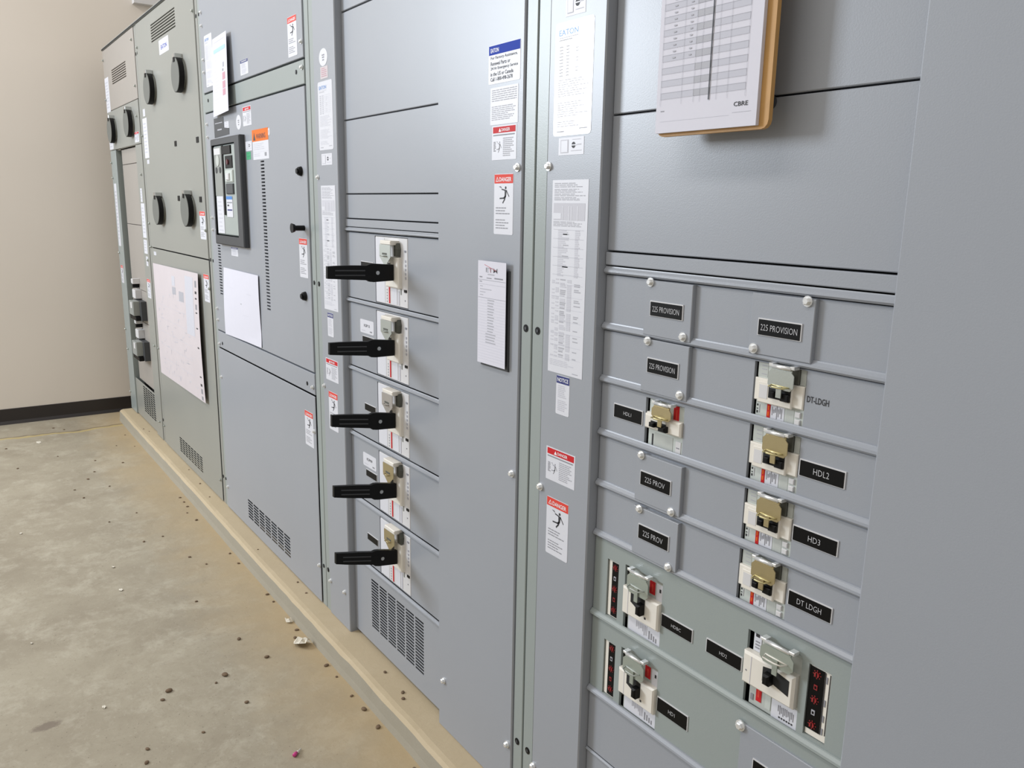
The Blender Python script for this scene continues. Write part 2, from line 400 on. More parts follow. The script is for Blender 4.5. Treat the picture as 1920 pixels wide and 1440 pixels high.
def approval_tag(parent, x0, x1, z0, z1, y=0.0):
    s = Stk(x0, x1, z0, z1, y)   # the square code is left blank
    s.rect(.08, .12, .4, .88, 'ink_light'); s.rect(.11, .17, .37, .83, 'white_label', 2)
    cx, cz, r = s.X(.6), s.Z(.45), s.h*.18
    s.b.face([(cx+r*math.cos(k*math.pi/6), s.yy(), cz+r*math.sin(k*math.pi/6)) for k in range(12)], 'ink_black')
    s.rect(.5, .42, .72, .48, 'white_label', 2); s.rect(.75, .4, .9, .46, 'ink_light'); s.rect(.5, .75, .92, .79, 'ink_light'); s.rect(.55, .12, .88, .15, 'ink_light')
    return s.done('approval_label', parent, 'small white sticker with a round certification mark')
def plain_label(parent, x0, x1, z0, z1, y=0.0, n=4, name='paper_label', label='small white sticker with faint print', m='ink_light', base='white_label'):
    s = Stk(x0, x1, z0, z1, y, base); s.lines(.12, .12, .88, .92, n, m, .4, int(abs(x0*1000)) % 97)
    return s.done(name, parent, label)
def oval_label(parent, cx, cz, rx, rz, y=0.0):
    b = MB(); pts = [(cx+rx*math.cos(a*math.pi/12), cz+rz*math.sin(a*math.pi/12)) for a in range(24)]
    b.prism(pts, y-.0006, y, 'white_label')
    for k, (u, w) in enumerate(((.25, .3), (0, .24), (-.3, .2))):
        b.face([(cx-w*rx, y-.001, cz+u*rz-rz*.07), (cx+w*rx, y-.001, cz+u*rz-rz*.07), (cx+w*rx, y-.001, cz+u*rz+rz*.07), (cx-w*rx, y-.001, cz+u*rz+rz*.07)], 'ink_mid')
    return build(b, 'oval_label', parent, label='white oval certification sticker')
def nameplate(parent, x0, x1, z0, z1, text, y, name='nameplate', tw=.8, th=.38, scr=False, tx=None):
    b = MB(); b.box(x0-.0018, x1+.0018, y-.0016, y, z0-.001, z1+.0018, 'white_plastic')
    b.box(x0, x1, y-.0024, y-.0015, z0, z1, 'engraved_black')
    if text:
        h = (z1-z0)*th; w = (x1-x0)*tw
        b.text(text, (x0+x1)/2, (z0+z1)/2-h/2, h, y-.0028, 'engraved_white', w, 'C', off=-.012)
    return build(b, name, parent, label='black engraved nameplate with a white edge' + (' reading '+text if text else ''))
def bolt(parent, x, z, y=0.0, r=.0075, h=.008, m='bright_zinc', name='bolt'):
    b = MB(); b.dome((x, z), r, y, h, m); return build(b, name, parent)
def hole(parent, x, z, y=0.0, r=.008, name='dark_hole'):
    b = MB(); b.cyl((x, z), r, y-.0012, y+.003, 'black_plastic', 16); b.cyl((x, z), r*.45, y-.0022, y-.001, 'charcoal_plastic', 10)
    return build(b, name, parent, label='black round plug')  # black disc stands in for the darkness inside an open bolt hole

# ------------------------------------------------------------------ the room
mb = MB()
mb.mesh([(-3.6, -7, -.075), (4.5, -7, -.075), (4.5, -.06, -.075), (-3.6, -.06, -.075)], [(0, 1, 2, 3)], 'concrete_floor')
mb.mesh([(-3.6, -.06, -.075), (-3.33, -.06, -.075), (-3.33, 1.2, -.075), (-3.6, 1.2, -.075)], [(0, 1, 2, 3)], 'concrete_floor')
fl = struct(mb, 'floor')
mb = MB(); mb.box(-3.75, -3.6, -3.0, 1.35, -.1, 4.4, 'wall_paint'); struct(mb, 'wall_left')
mb = MB(); mb.box(-3.6, 4.5, 1.2, 1.35, -.1, 4.4, 'wall_paint'); struct(mb, 'wall_back')
mb = MB()
prof = [(-3.6, -.075), (-3.579, -.075), (-3.588, -.068), (-3.594, -.055), (-3.5955, .024), (-3.598, .0265), (-3.6, .0265)]
n = len(prof)
mb.mesh([(x, -3.0, z) for x, z in prof]+[(x, 1.2, z) for x, z in prof], [tuple(range(n)), tuple(range(2*n-1, n-1, -1))]+[(i, n+i, n+(i+1) % n, (i+1) % n) for i in range(n)], 'black_vinyl')
struct(mb, 'baseboard_left')
# raised concrete pad under the cabinets, with a rounded nose that waves slightly
mb = MB(); R = random.Random(3)
xs = [-3.33+i*.06 for i in range(96)]; prof_n = []
for x in xs:
    w = .0012*math.sin(x*3)+R.uniform(-.0008, .0008)
    yo = -.070+w
    prof_n.append([(yo-.012, -.075), (yo-.008, -.052), (yo-.006, -.012+R.uniform(-.002, .002)), (yo+.003, -.003+R.uniform(-.0015, .0015)), (yo+.016, 0.0), (.0, 0.0), (1.15, 0.0)])
k = 7
vs = [(x, p[0], p[1]) for x, pr in zip(xs, prof_n) for p in pr]
for i in range(len(xs)-1):
    for j in range(k-1):
        a = i*k+j; q = (a, a+k, a+k+1, a+1)
        mb.mesh([vs[t] for t in q], [(0, 1, 2, 3)], 'concrete_face' if j in (0, 1) else 'concrete_pad', j < 5)
mb.mesh([vs[j] for j in range(k)]+[(xs[0], 1.15, -.075)], [(0, 1, 2, 3, 4, 5, 6, 7)], 'concrete_face')
mb.mesh([vs[(len(xs)-1)*k+j] for j in range(k)]+[(xs[-1], 1.15, -.075)], [(7, 6, 5, 4, 3, 2, 1, 0)], 'concrete_face')
o = struct(mb, 'trim_1')

# white ledge and dark red conduit high on the wall behind the cabinets
t = thing('wall_rail', 'white wall rail with dark red channel above the far cabinet', 'rail', (-3.6, .7, 2.6))
mb = MB(); mb.box(-3.6, -3.54, .25, 1.19, 2.628, 2.69, 'white_plastic'); build(mb, 'rail_body', t)
mb = MB(); mb.box(-3.6, -3.55, .28, 1.19, 2.69, 2.76, 'maroon'); build(mb, 'channel', t, label='dark red channel')

# ------------------------------------------------------------------ switchboard sections
G = 'blue_grey_paint'; GG = 'green_grey_paint'; SG = 'sage_grey_paint'; PG = 'pinkish_grey_paint'
TOP = 2.286; D = .0218; ENC = .06
def section(name, label, x0, x1, body):
    t = thing('switchboard_section', label, 'electrical cabinet', ((x0+x1)/2, .5, 0), 'switchboard sections standing side by side')
    mb = MB(); e = .0005
    mb.box(x0+e, x1-e, ENC+.004, 1.1, 0.001, TOP-.012, body); mb.box(x0+.002, x1-.002, ENC, ENC+.004, .002, TOP-.02, 'dark_interior')  # near-black front sheet paints in the shade behind gaps and vents
    build(mb, 'enclosure', t)
    mb = MB(); mb.box(x0+e, x1-e, -.004, 1.1, TOP-.012, TOP, body); mb.box(x0+e, x1-e, -.0045, -.004, TOP-.012, TOP-.004, 'dark_gasket'); build(mb, 'top_cover', t)
    return t
def post(t, x0, x1, m=GG, y=.004, z0=.0, z1=TOP-.012):
    mb = MB(); mb.box(x0, x1, y, ENC, z0, z1, m, .0015); return build(mb, 'corner_post', t)
def panel(t, x0, x1, z0, z1, m=G, y=0.0, holes=(), name='front_panel', th=.02, ch=.0015, label=None):
    mb = MB(); mb.plate(x0, x1, z0, z1, y, th, m, holes, ch); return build(mb, name, t, label=label)
def vents(x0, x1, z0, z1, nc, nr, gx=.008, fr=.5):
    hs = []; cw = (x1-x0)/nc; rh = (z1-z0)/nr
    for i in range(nc):
        for j in range(nr): hs.append((x0+i*cw+gx/2, x0+(i+1)*cw-gx/2, z0+j*rh+rh*(1-fr)/2, z0+j*rh+rh*(1+fr)/2))
    return hs

# ---- section 5 (nearest, right)
s5 = section('s5', 'nearest grey electrical cabinet with black engraved nameplates and four small breakers in its right column', 1.197, 2.36, G)
post(s5, 1.199, 1.236); post(s5, 2.325, 2.358)
mb = MB(); mb.box(1.239, 1.399, 0, ENC, .0, TOP-.014, G, .0025); build(mb, 'wireway_cover', s5)
mb = MB(); mb.box(1.971, 2.322, 0, ENC, .0, TOP-.014, G, .0025); build(mb, 'wireway_cover', s5)
X0, X1 = 1.400, 1.970
RZ = [1.262, 1.159, 1.059, .955, .853, .750, .580, .409]     # lower edges of the horizontal rails
panel(s5, X0, X1, 1.904, TOP-.014, G, D); panel(s5, X0, X1, 1.5395, 1.900, G, D); panel(s5, X0, X1, 1.302, 1.5365, G, D)
panel(s5, X0, X1, 1.276, 1.299, G, D-.004, name='front_panel')
BR = dict(L=(1.520, 1.612, .961, 1.050), R1=(1.749, 1.842, 1.0645, 1.1575), R2=(1.749, 1.842, .962, 1.0555), R3=(1.749, 1.842, .8605, .9525), R4=(1.749, 1.842, .757, .8495),
          I1=(1.439, 1.471, .592, .711), B1=(1.489, 1.587, .586, .718), I2=(1.439, 1.472, .421, .540), B2=(1.489, 1.588, .418, .546), B3=(1.779, 1.881, .588, .718), I3=(1.893, 1.931, .596, .714))
def inb(z0, z1): return [h for h in BR.values() if h[2] >= z0-.006 and h[3] <= z1+.006]
bands = [(1.163, 1.258), (1.063, 1.155), (.959, 1.056), (.857, .951), (.754, .849), (.584, .746), (.413, .576), (.275, .405), (.012, .271)]
for i, (a, b) in enumerate(bands):
    hs = [(h[0], h[1], max(h[2], a+.002), min(h[3], b-.002)) for h in inb(a, b)]
    panel(s5, X0, X1, a, b, GG if i in (5, 6) else G, D, hs, name='breaker_panel', th=.006)
def rail(t, x0, x1, z, y=D, m=G, h=.0135, out=.007):
    p = [(y, z), (y-out*.55, z), (y-out, z+h*.25), (y-out*.95, z+h*.55), (y-out*.35, z+h*.85), (y-out*.25, z+h), (y, z+h)]
    mb = MB(); mb.prismx(p, x0, x1, m); return build(mb, 'rail', t)
for i, z in enumerate(RZ): rail(s5, X0, X1, z-.002, m=GG if i in (6,) else G)
rail(s5, X0, X1, .271-.002, h=.006, out=.004)
def filler(t, x0, x1, z0, z1, bolts, np, text, th=.4, tw=.85, y=D-.0085):
    mb = MB(); mb.box(x0, x1, y, D-.0002, z0, z1, G, .001); f = build(mb, 'filler_plate', t)
    for bx, bz in bolts: bolt(f, bx, bz, y, .008, .007)
    nameplate(f, *np, text, y, th=th, tw=tw)
filler(s5, 1.511, 1.6215, 1.1625, 1.2575, ((1.525, 1.2545), (1.6065, 1.1705)), (1.529, 1.602, 1.198, 1.2215), '225 PROVISION')
filler(s5, 1.512, 1.6215, 1.0625, 1.1555, ((1.5255, 1.1525), (1.6075, 1.0715)), (1.529, 1.600, 1.0985, 1.1225), '225 PROVISION')
filler(s5, 1.741, 1.8505, 1.1655, 1.257, ((1.838, 1.2535), (1.751, 1.1735)), (1.758, 1.831, 1.196, 1.219), '225 PROVISION', tw=.88)
filler(s5, 1.511, 1.6225, .858, .9475, ((1.525, .945), (1.6045, .8625)), (1.527, 1.599, .8915, .9155), '225 PROV', tw=.68)
filler(s5, 1.511, 1.6225, .755, .846, ((1.527, .8435), (1.6055, .7595)), (1.529, 1.602, .789, .8145), '225 PROV', tw=.68)
mb = MB(); mb.box(1.783, 1.93, D-.004, D, .424, .5525, G, .001); f = build(mb, 'filler_plate', s5); bolt(f, 1.783, .547, D-.004, .0095, .008)
nameplate(f, 1.8145, 1.888, .4785, .5025, '', D-.004)
for x0, x1, z0, z1, tx, tw in ((1.440, 1.5125, .997, 1.021, 'HDL1', .28), (1.846, 1.918, .998, 1.021, 'HDL2', .36), (1.845, 1.918, .896, .918, 'HD3', .28), (1.848, 1.920, .7925, .8145, 'DT LDGH', .58),
                               (1.591, 1.663, .6385, .661, 'HDBC', .32), (1.698, 1.771, .639, .662, 'HD2', .22), (1.593, 1.666, .467, .494, 'HD1', .22)):
    nameplate(s5, x0, x1, z0, z1, tx, D, tw=tw, th=.27 if tx in ('HDL1', 'HDBC', 'HD2', 'HD1') else .4)
mb = MB(); mb.text('DT-LDGH', 1.8455, 1.108, .0095, D-.0006, 'ink_black', .036); build(mb, 'printed_text', s5, label='small black printed letters on the bare panel')
# stickers on the left cover of section 5
approval_tag(s5, 1.285, 1.341, 1.716, 1.752)
data_plate(s5, 1.257, 1.367, 1.508, 1.708)
approval_tag(s5, 1.275, 1.349, 1.473, 1.5045)
wiring_chart(s5, 1.260, 1.367, 1.0555, 1.428)
notice(s5, 1.289, 1.331, .973, 1.052)
danger_wide(s5, 1.263, 1.356, .829, .899)
danger_tall(s5, 1.269, 1.341, .668, .793)
for z in (1.454, .805, .139): bolt(s5, 1.2465, z, 0, .0085, .009)
for z in (1.130, .158): hole(s5, 1.2175, z, .004)

# ---- section 4
s4 = section('s4', 'grey electrical cabinet with five long black breaker handles', .036, 1.196, G)
post(s4, .038, .0735); post(s4, 1.160, 1.1945)
mb = MB(); mb.box(.076, .2375, 0, ENC, .0, TOP-.014, G, .0025); build(mb, 'wireway_cover', s4)
mb = MB(); mb.box(.8175, 1.1575, 0, ENC, .0, TOP-.014, G, .0025); build(mb, 'wireway_cover', s4)
A0, A1 = .2385, .8165
panel(s4, A0, A1, 1.904, TOP-.014, G, D); panel(s4, A0, A1, 1.6125, 1.900, G, D); panel(s4, A0, A1, 1.4065, 1.6095, G, D); panel(s4, A0, A1, 1.3365, 1.4035, G, D)
panel(s4, A0, A1, 1.312, 1.3335, G, D-.003)
rz4 = [1.300, 1.0925, .885, .678, .4715, .268]
for z in rz4: rail(s4, A0, A1, z-.001, h=.011)
for i in range(5):
    zt = rz4[i]-.004; zb = rz4[i+1]+.012
    panel(s4, A0, A1, zb, zt, G, D, [(.428, .624, zb+.002, zt-.004)], name='breaker_panel', th=.006)
panel(s4, A0, A1, .012, .264, G, D, vents(.356, .700, .070, .236, 6, 17, .008, .68), name='vent_panel', th=.0018, label='grey panel with columns of horizontal vent slots')
s = Stk(1.031, 1.145, 1.6245, 1.7005, 0, r=.003); s.rect(.01, .01, .99, .245, 'blue_ink'); s.txt('EATON', .07, .19, .11, 'white_ink', .26, l=2)
for i, (tx, w) in enumerate((('For Factory Assistance,', .84), ('Renewal Parts or', .62), ('24 Hr Emergency Service', .86), ('in the US or Canada', .72), ('Call 1-800-498-2678', .7))):
    s.txt(tx, .07, .385+i*.135, .1, 'ink_black', w)
s.done('service_label', s4, 'white sticker with a blue band and five lines of large service text')
s = Stk(1.0395, 1.1395, 1.543, 1.617, 0); s.lines(.05, .06, .95, .4, 6, 'ink_grey', .4, 41, False); s.lines(.05, .5, .95, .9, 8, 'ink_grey', .4, 42)
s.done('fine_print_label', s4, 'pale sticker filled with fine grey print')
danger_wide(s4, 1.047, 1.136, 1.472, 1.5405)
danger_tall(s4, 1.0575, 1.128, 1.319, 1.4435)
for z in (1.455, .804, .131): bolt(s4, 1.1425, z, 0, .0085, .009)
bolt(s4, .846, .143, 0, .0085, .009)
for z in (1.130, .1575): hole(s4, 1.1765, z, .004)
oval_label(s4, .153, 1.7925, .031, .0245)
plain_label(s4, .129, .184, 1.7335, 1.767, 0, 5, 'grid_label', 'small faded pink sticker with a printed grid', 'pink_ink', 'paper_pinkish')
data_plate(s4, .105, .211, 1.5325, 1.727)
approval_tag(s4, .118, .198, 1.489, 1.522)
wiring_chart(s4, .106, .213, 1.054, 1.4295)
notice(s4, .127, .172, .9705, 1.045, 0, True)
danger_wide(s4, .1015, .199, .828, .898)
danger_tall(s4, .117, .188, .667, .792)
for x, z in ((.087, 1.455), (.0855, .802), (.078+.008, .122), (.203, .129)): bolt(s4, x, z, 0, .0075, .008)
for z in (1.1265, .149): hole(s4, .0555, z, .004)
for z in (.773, .566, .359): nameplate(s4, .345, .4155, z+.003, z+.022, '', D)
for z in (1.205, .988): nameplate(s4, .339, .4155, z-.012, z+.010, '', D)
for z0, z1, tx in ((1.0075, 1.047, 'KSP13'), (.597, .6385, 'KSP09')):
    s = Stk(.321, .4115, z0, z1, D, r=.004); s.txt(tx, .5, .52, .2, 'ink_black', .42, 'C'); s.lines(.1, .78, .5, .9, 1, 'ink_light', .5, 3); s.rect(.72, .76, .88, .86, 'ink_mid')
    s.done('circuit_label', s4, 'small white sticker with a circuit name above a black nameplate')

# ---- section 3
s3 = section('s3', 'grey electrical cabinet with a black framed main breaker and slotted door', -1.1625, .035, G)
post(s3, .0, .0345); post(s3, -1.161, -1.126)
mb = MB(); mb.box(-1.123, -1.075, 0, .02, .0, TOP-.014, G, .0015)
mb = MB()
U0, U1 = -1.122, -.003
panel(s3, U0, U1, 1.8135, TOP-.014, G, 0, name='door'); panel(s3, U0, U1, 1.7365, 1.8075, GG, .001)
slots = []
for xa, xb in ((-1.045, -1.006), (-.444, -.406)):
    for kk in range(45):
        z = .990+kk*.01195; slots.append((xa, xb, z, z+.0058))
slots.append((-.985, -.62, 1.222, 1.603))
drz = panel(s3, U0, U1, .829, 1.7305, G, 0, slots, name='door', label='grey hinged door with two columns of short vent slots')
panel(s3, U0, U1, .7515, .8225, G, .001)
panel(s3, U0, U1, .004, .746, G, 0, vents(-.815, -.300, .052, .139, 7, 7, .01, .66), name='vent_panel', th=.0018, label='lower grey panel with a low vent grille')
for x, z, hh in ((-.055, 1.476, .016), (-.045, 1.298, .034), (-.055, 1.077, .016)):
    mb = MB()
    mb.cyl((x, z), .0085, -hh, 0, 'black_plastic', 16); mb.cyl((x, z), .0155, -hh-.008, -hh+.002, 'black_plastic', 18, r1=.012) if hh > .02 else mb.cyl((x, z), .0125, -.011, 0, 'black_plastic', 18, r1=.0155)
    build(mb, 'door_knob', drz, label='black round door knob')
for x, z in ((-1.09, 2.122), (-1.09, 2.071), (-1.09, 1.941), (-1.09, 1.893), (-1.09, 1.689), (-1.09, 1.638), (-.014, 1.859), (-.016, 1.785), (-1.095, 1.31), (-1.095, 1.259), (-1.1, .923), (-1.1, .873),
             (-1.1, .768), (-1.1, .618), (-.017, .777), (-.016, .624), (-1.1, .105), (-.012, .141)): bolt(s3, x, z, 0, .0075, .008)
for x, z, y in ((-1.142, 2.124, .004), (-.068, 1.777, 0.001), (-1.064, 1.781, 0.001), (-1.062, .773, 0.001), (-.07, .78, 0.001), (-1.145, .13, .004), (-1.143, 1.125, .004), (.016, 1.127, .004), (.016, .148, .004)): hole(s3, x, z, y, .007)
data_plate(s3, -1.070, -.962, 1.8315, 2.028)
notice(s3, -.619, -.530, 1.827, 1.878, 0, False)
danger_tall(s3, -.127, -.049, 1.826, 1.944)
b = MB(); b.prism([(-.995, 1.629), (-.795, 1.633), (-.793, 1.656), (-.862, 1.662), (-.862, 1.7025), (-.995, 1.704)], -.0008, 0, 'charcoal_plastic')
b.face([(-.98, -.0012, 1.682), (-.88, -.0012, 1.682), (-.88, -.0012, 1.685), (-.98, -.0012, 1.685)], 'ink_grey'); b.face([(-.95, -.0012, 1.655), (-.89, -.0012, 1.655), (-.89, -.0012, 1.66), (-.95, -.0012, 1.66)], 'ink_grey')
build(b, 'rating_label', s3, label='dark grey stepped sticker above the main breaker')
plain_label(s3, -.851, -.798, 1.656, 1.682, 0, 3)
oval_label(s3, -.672, 1.6685, .030, .0265)
danger_wide(s3, -.618, -.522, 1.650, 1.717)
s = Stk(-.520, -.350, 1.5265, 1.628, 0); s.rect(-.02, -.02, 1.0, .38, 'orange_ink')
s.poly([(.05, .34), (.2, .34), (.125, .06)], 'ink_black', 2); s.txt('WARNING', .25, .3, .17, 'ink_black', .58, l=2); s.lines(.06, .45, .9, .7, 4, 'ink_light', .4, 7); s.rect(.0, .74, 1, .745, 'ink_light'); s.lines(.06, .8, .6, .92, 2, 'ink_light', .4, 8); s.rect(.74, .78, .86, .9, 'ink_mid')
s.done('warning_label', s3, 'white sticker with an orange warning header')
oval_label(s3, -.342, 1.615, .010, .013)
approval_tag(s3, -.605, -.530, 1.561, 1.5945)
plain_label(s3, -.598, -.549, 1.530, 1.558, 0, 2, 'green_label', 'tiny green sticker', 'green_ink', 'green_ink')
notice(s3, -.853, -.764, 1.1645, 1.199, 0, False)
danger_tall(s3, -.095, -.024, 1.1375, 1.2645)
danger_tall(s3, -.101, -.026, .5605, .683)

# ---- section 2
s2 = section('s2', 'grey green electrical cabinet with four round inspection windows and a large drawing taped on', -2.3645, -1.1635, SG)
post(s2, -2.363, -2.330, SG); post(s2, -1.198, -1.165, SG)
panel(s2, -2.327, -1.201, 1.1275, TOP-.014, SG, 0, [(-1.99, -1.51, 2.134+kk*.0125, 2.1405+kk*.0125) for kk in range(7)], label='upper panel with a block of vent slots at its top')
panel(s2, -2.327, -1.201, .004, 1.122, SG, 0, vents(-1.995, -1.53, .044, .128, 8, 7, .01, .66), name='vent_panel', th=.0018)
s = Stk(-1.842, -1.652, 2.056, 2.121, 0, r=.005); s.txt('EATON', .5, .68, .3, 'blue_ink', .62, 'C'); s.done('maker_label', s2, 'white sticker with a blue maker name')
for x, z in ((-1.645, 1.640), (-1.259, 1.637), (-1.653, 1.389), (-1.267, 1.385)):
    b = MB(); b.prism([(x-.017, z-.012), (x+.017, z-.012), (x+.017, z+.012), (x-.017, z+.012)], -.0025, 0, 'black_plastic'); build(b, 'dark_hole', s2, label='small black rectangular plug')  # black rectangle painted for the dark of a small opening
plain_label(s2, -2.325, -2.225, 1.597, 1.80, 0, 9, 'fine_print_label', 'narrow white sticker with fine print'); plain_label(s2, -2.299, -2.25, 1.81, 1.846); plain_label(s2, -2.285, -2.235, 1.567, 1.588)
plain_label(s2, -2.287, -2.232, 1.086, 1.105, 0, 2)
danger_tall(s2, -1.303, -1.213, 1.212, 1.334); danger_tall(s2, -1.30, -1.216, .934, 1.057)
for x, z in ((-2.322, 2.157), (-2.345, 1.714), (-2.34, 1.254), (-2.345, 1.127), (-2.34, .56), (-2.34, .106), (-1.209, .998), (-1.21, 1.252), (-1.214, 2.149), (-1.215, .105)): bolt(s2, x, z, 0, .008, .008, 'dull_steel')
for x, z in ((-1.183, 2.124), (-1.181, 1.127), (-1.183, .13), (-2.345, 2.134)): hole(s2, x, z, .004, .008)

# ---- section 1
s1 = section('s1', 'farthest grey green electrical cabinet against the wall with recessed switch bay', -3.332, -2.3655, SG)
post(s1, -2.402, -2.367, SG)
panel(s1, -3.330, -2.405, 1.9125, TOP-.014, PG, 0, [(-3.08, -2.655, 2.052+kk*.0125, 2.0585+kk*.0125) for kk in range(7)], label='top panel with a block of vent slots')
panel(s1, -3.330, -2.405, 1.680, 1.909, SG, -.001)
mb = MB(); mb.box(-3.330, -3.155, 0, ENC, .004, 1.677, GG, .0015); build(mb, 'wireway_cover', s1)
mb = MB(); mb.box(-2.56, -2.405, 0, ENC, .004, 1.677, SG, .0015); build(mb, 'wireway_cover', s1)
for a, b in ((1.588, 1.675), (1.235, 1.585), (.846, 1.232), (.648, .843), (.25, .645)): panel(s1, -3.09, -2.562, a, b, PG, .022, name='switch_panel')
panel(s1, -3.153, -2.562, .006, .245, SG, .008, vents(-2.93, -2.6, .065, .235, 5, 12, .01, .66), name='vent_panel', th=.0018)
plain_label(s1, -3.325, -3.20, 1.906, 2.11, 0, 9, 'fine_print_label', 'tall white sticker with fine print')
plain_label(s1, -3.30, -3.225, 1.088, 1.477, 0, 14, 'fine_print_label', 'long white sticker on the left post'); danger_tall(s1, -3.30, -3.225, .852, .965)
plain_label(s1, -3.325, -3.20, 1.685, 1.73, -.001, 2); danger_wide(s1, -2.549, -2.44, 1.69, 1.745, -.001)
plain_label(s1, -2.52, -2.475, 1.367, 1.442); plain_label(s1, -2.530, -2.44, 1.17, 1.36, 0, 8, 'fine_print_label', 'narrow white sticker with fine print'); plain_label(s1, -2.53, -2.445, 1.081, 1.159)
plain_label(s1, -2.50, -2.45, 1.013, 1.066); danger_tall(s1, -2.525, -2.44, .83, .938)
for x, z in ((-2.447, 2.214), (-2.437, 1.979), (-2.452, 1.825), (-3.31, 2.216), (-3.315, 1.984), (-2.451, 1.516), (-2.451, 1.047), (-3.307, 1.605), (-3.305, 1.513), (-3.298, 1.044), (-3.31, .121), (-2.46, .104), (-3.275, .417), (-3.3, .546), (-2.446, .56)):
    bolt(s1, x, z, 0, .008, .009, 'dull_steel')
for z in (2.134, .13): hole(s1, -2.385, z, .004, .009)

# ------------------------------------------------------------------ round inspection windows (sections 1 and 2)
def ir_window(x, z, label, y=0.0):
    t = thing('inspection_window', label, 'inspection window', (x, y, z), 'round inspection windows')
    b = MB(); b.cyl((x, z), .062, y-.008, y, 'dull_steel', 32); build(b, 'mounting_ring', t)
    b = MB(); b.cyl((x, z-.004), .074, y-.030, y-.008, 'black_plastic', 36); b.cyl((x, z-.004), .071, y-.0315, y-.030, 'cover_grey', 36); build(b, 'cover', t, label='dark round hinged cover')
    b = MB(); b.box(x-.018, x+.018, y-.034, y, z+.066, z+.084, 'steel', .003); b.box(x-.012, x+.012, y-.0345, y-.02, z+.05, z+.068, 'black_plastic'); build(b, 'hinge', t, label='bright metal hinge')
    return t
w = ir_window(-2.03, 1.925, 'round inspection window at upper left of the cabinet with the taped drawing')
dup(w, (.585, 0, .0), 'round inspection window at upper right of the cabinet with the taped drawing')
dup(w, (.01, 0, -.592), 'round inspection window at lower left of the cabinet, above the taped drawing')
dup(w, (.595, 0, -.585), 'round inspection window at lower right of the cabinet, above the taped drawing')
dup(w, (-1.09, -.001, -.132), 'left round inspection window on the farthest cabinet beside the wall')
dup(w, (-.575, -.001, -.125), 'right round inspection window on the farthest cabinet beside the wall')

# toggle switches of the farthest cabinet
def far_switch(x, z, label):
    t = thing('disconnect_switch', label, 'switch', (x, .02, z), 'switches in the farthest cabinet')
    b = MB(); b.box(x-.1, x+.1, -.012, .022, z-.055, z+.06, 'charcoal_plastic', .003); build(b, 'switch_body', t)
    b = MB(); b.box(x-.05, x+.085, -.04, -.012, z-.055, z-.03, 'black_plastic', .003); b.box(x-.085, x-.05, -.04, -.012, z-.055, z+.055, 'black_plastic', .003); build(b, 'bezel', t)
    b = MB(); b.box(x-.045, x+.07, -.050, -.012, z-.025, z+.06, 'breaker_grey', .004); b.box(x+.02, x+.06, -.053, -.05, z+.02, z+.055, 'white_plastic'); build(b, 'toggle_cover', t, label='pale grey toggle cover')
    b = MB(); b.box(x-.1, x-.02, -.016, .022, z+.068, z+.12, 'white_plastic', .003); b.cyl((x-.08, z+.14), .012, -.015, .022, 'black_plastic', 12); b.box(x-.09, x-.05, -.02, .022, z+.155, z+.185, 'white_plastic', .003); build(b, 'interlock', t, label='small white interlock tabs')
    return t
w = far_switch(-2.80, .725, 'upper grey toggle switch in the recessed bay of the farthest cabinet')
dup(w, (0, 0, -.245), 'lower grey toggle switch in the recessed bay of the farthest cabinet')

# ------------------------------------------------------------------ main breaker of section 3
t = thing('main_breaker', 'large main breaker in a black frame on the slotted cabinet door', 'circuit breaker', (-.81, 0, 1.21))
b = MB(); fx0, fx1, fz0, fz1 = -.990, -.612, 1.206, 1.621
b.plate(fx0, fx1, fz0, fz1, -.022, .022, 'charcoal_plastic', [(-.972, -.672, 1.243, 1.597)], .004, 'black_plastic'); build(b, 'frame', t, label='black plastic bezel frame')
b = MB(); b.box(-.968, -.676, -.016, .05, 1.246, 1.5945, 'face_grey', .004)
b.box(-.964, -.852, -.0175, -.016, 1.40, 1.588, 'breaker_grey')
b.box(-.96, -.874, -.0182, -.0175, 1.56, 1.584, 'white_plastic')
for k in range(2): b.cyl((-.935+k*.05, 1.50), .012, -.0195, -.0175, 'charcoal_plastic', 12)
b.cyl((-.912, 1.537), .022, -.0195, -.0175, 'light_grey_plastic', 18)
b.box(-.852, -.836, -.020, -.016, 1.325, 1.592, 'black_plastic'); build(b, 'face', t)
b = MB(); b.box(-.955, -.866, -.018, -.016, 1.252, 1.398, 'white_label'); 
for k in range(8): b.box(-.94, -.885-.01*(k % 3), -.0184, -.018, 1.262+k*.016, 1.266+k*.016, 'ink_light')
build(b, 'instruction_label', t, label='white instruction sticker')
b = MB(); b.box(-.832, -.732, -.021, -.016, 1.558, 1.589, 'black_plastic', .001); build(b, 'display', t, label='black display window')
b = MB(); b.box(-.812, -.720, -.019, -.016, 1.504, 1.551, 'black_plastic', .002); b.cyl((-.77, 1.527), .010, -.024, -.019, 'maroon', 12); build(b, 'trip_unit', t, label='dark trip unit window')
b = MB(); b.box(-.811, -.716, -.022, -.016, 1.451, 1.497, 'pale_green_grey', .003); b.box(-.785, -.745, -.028, -.022, 1.458, 1.485, 'white_plastic', .003); build(b, 'close_button', t, label='pale push button')
b = MB(); b.box(-.808, -.716, -.022, -.016, 1.406, 1.446, 'charcoal_plastic', .003); build(b, 'open_button', t, label='dark grey push button')
b = MB(); b.box(-.822, -.745, -.0178, -.016, 1.318, 1.398, 'white_label'); b.box(-.822, -.745, -.0185, -.0178, 1.386, 1.398, 'logo_blue'); b.box(-.815, -.75, -.0185, -.0178, 1.372, 1.376, 'ink_mid'); b.box(-.812, -.752, -.0185, -.0178, 1.343, 1.348, 'navy_ink'); b.box(-.81, -.79, -.0185, -.0178, 1.360, 1.366, 'ink_black')
build(b, 'rating_label', t, label='white rating sticker with blue bars')

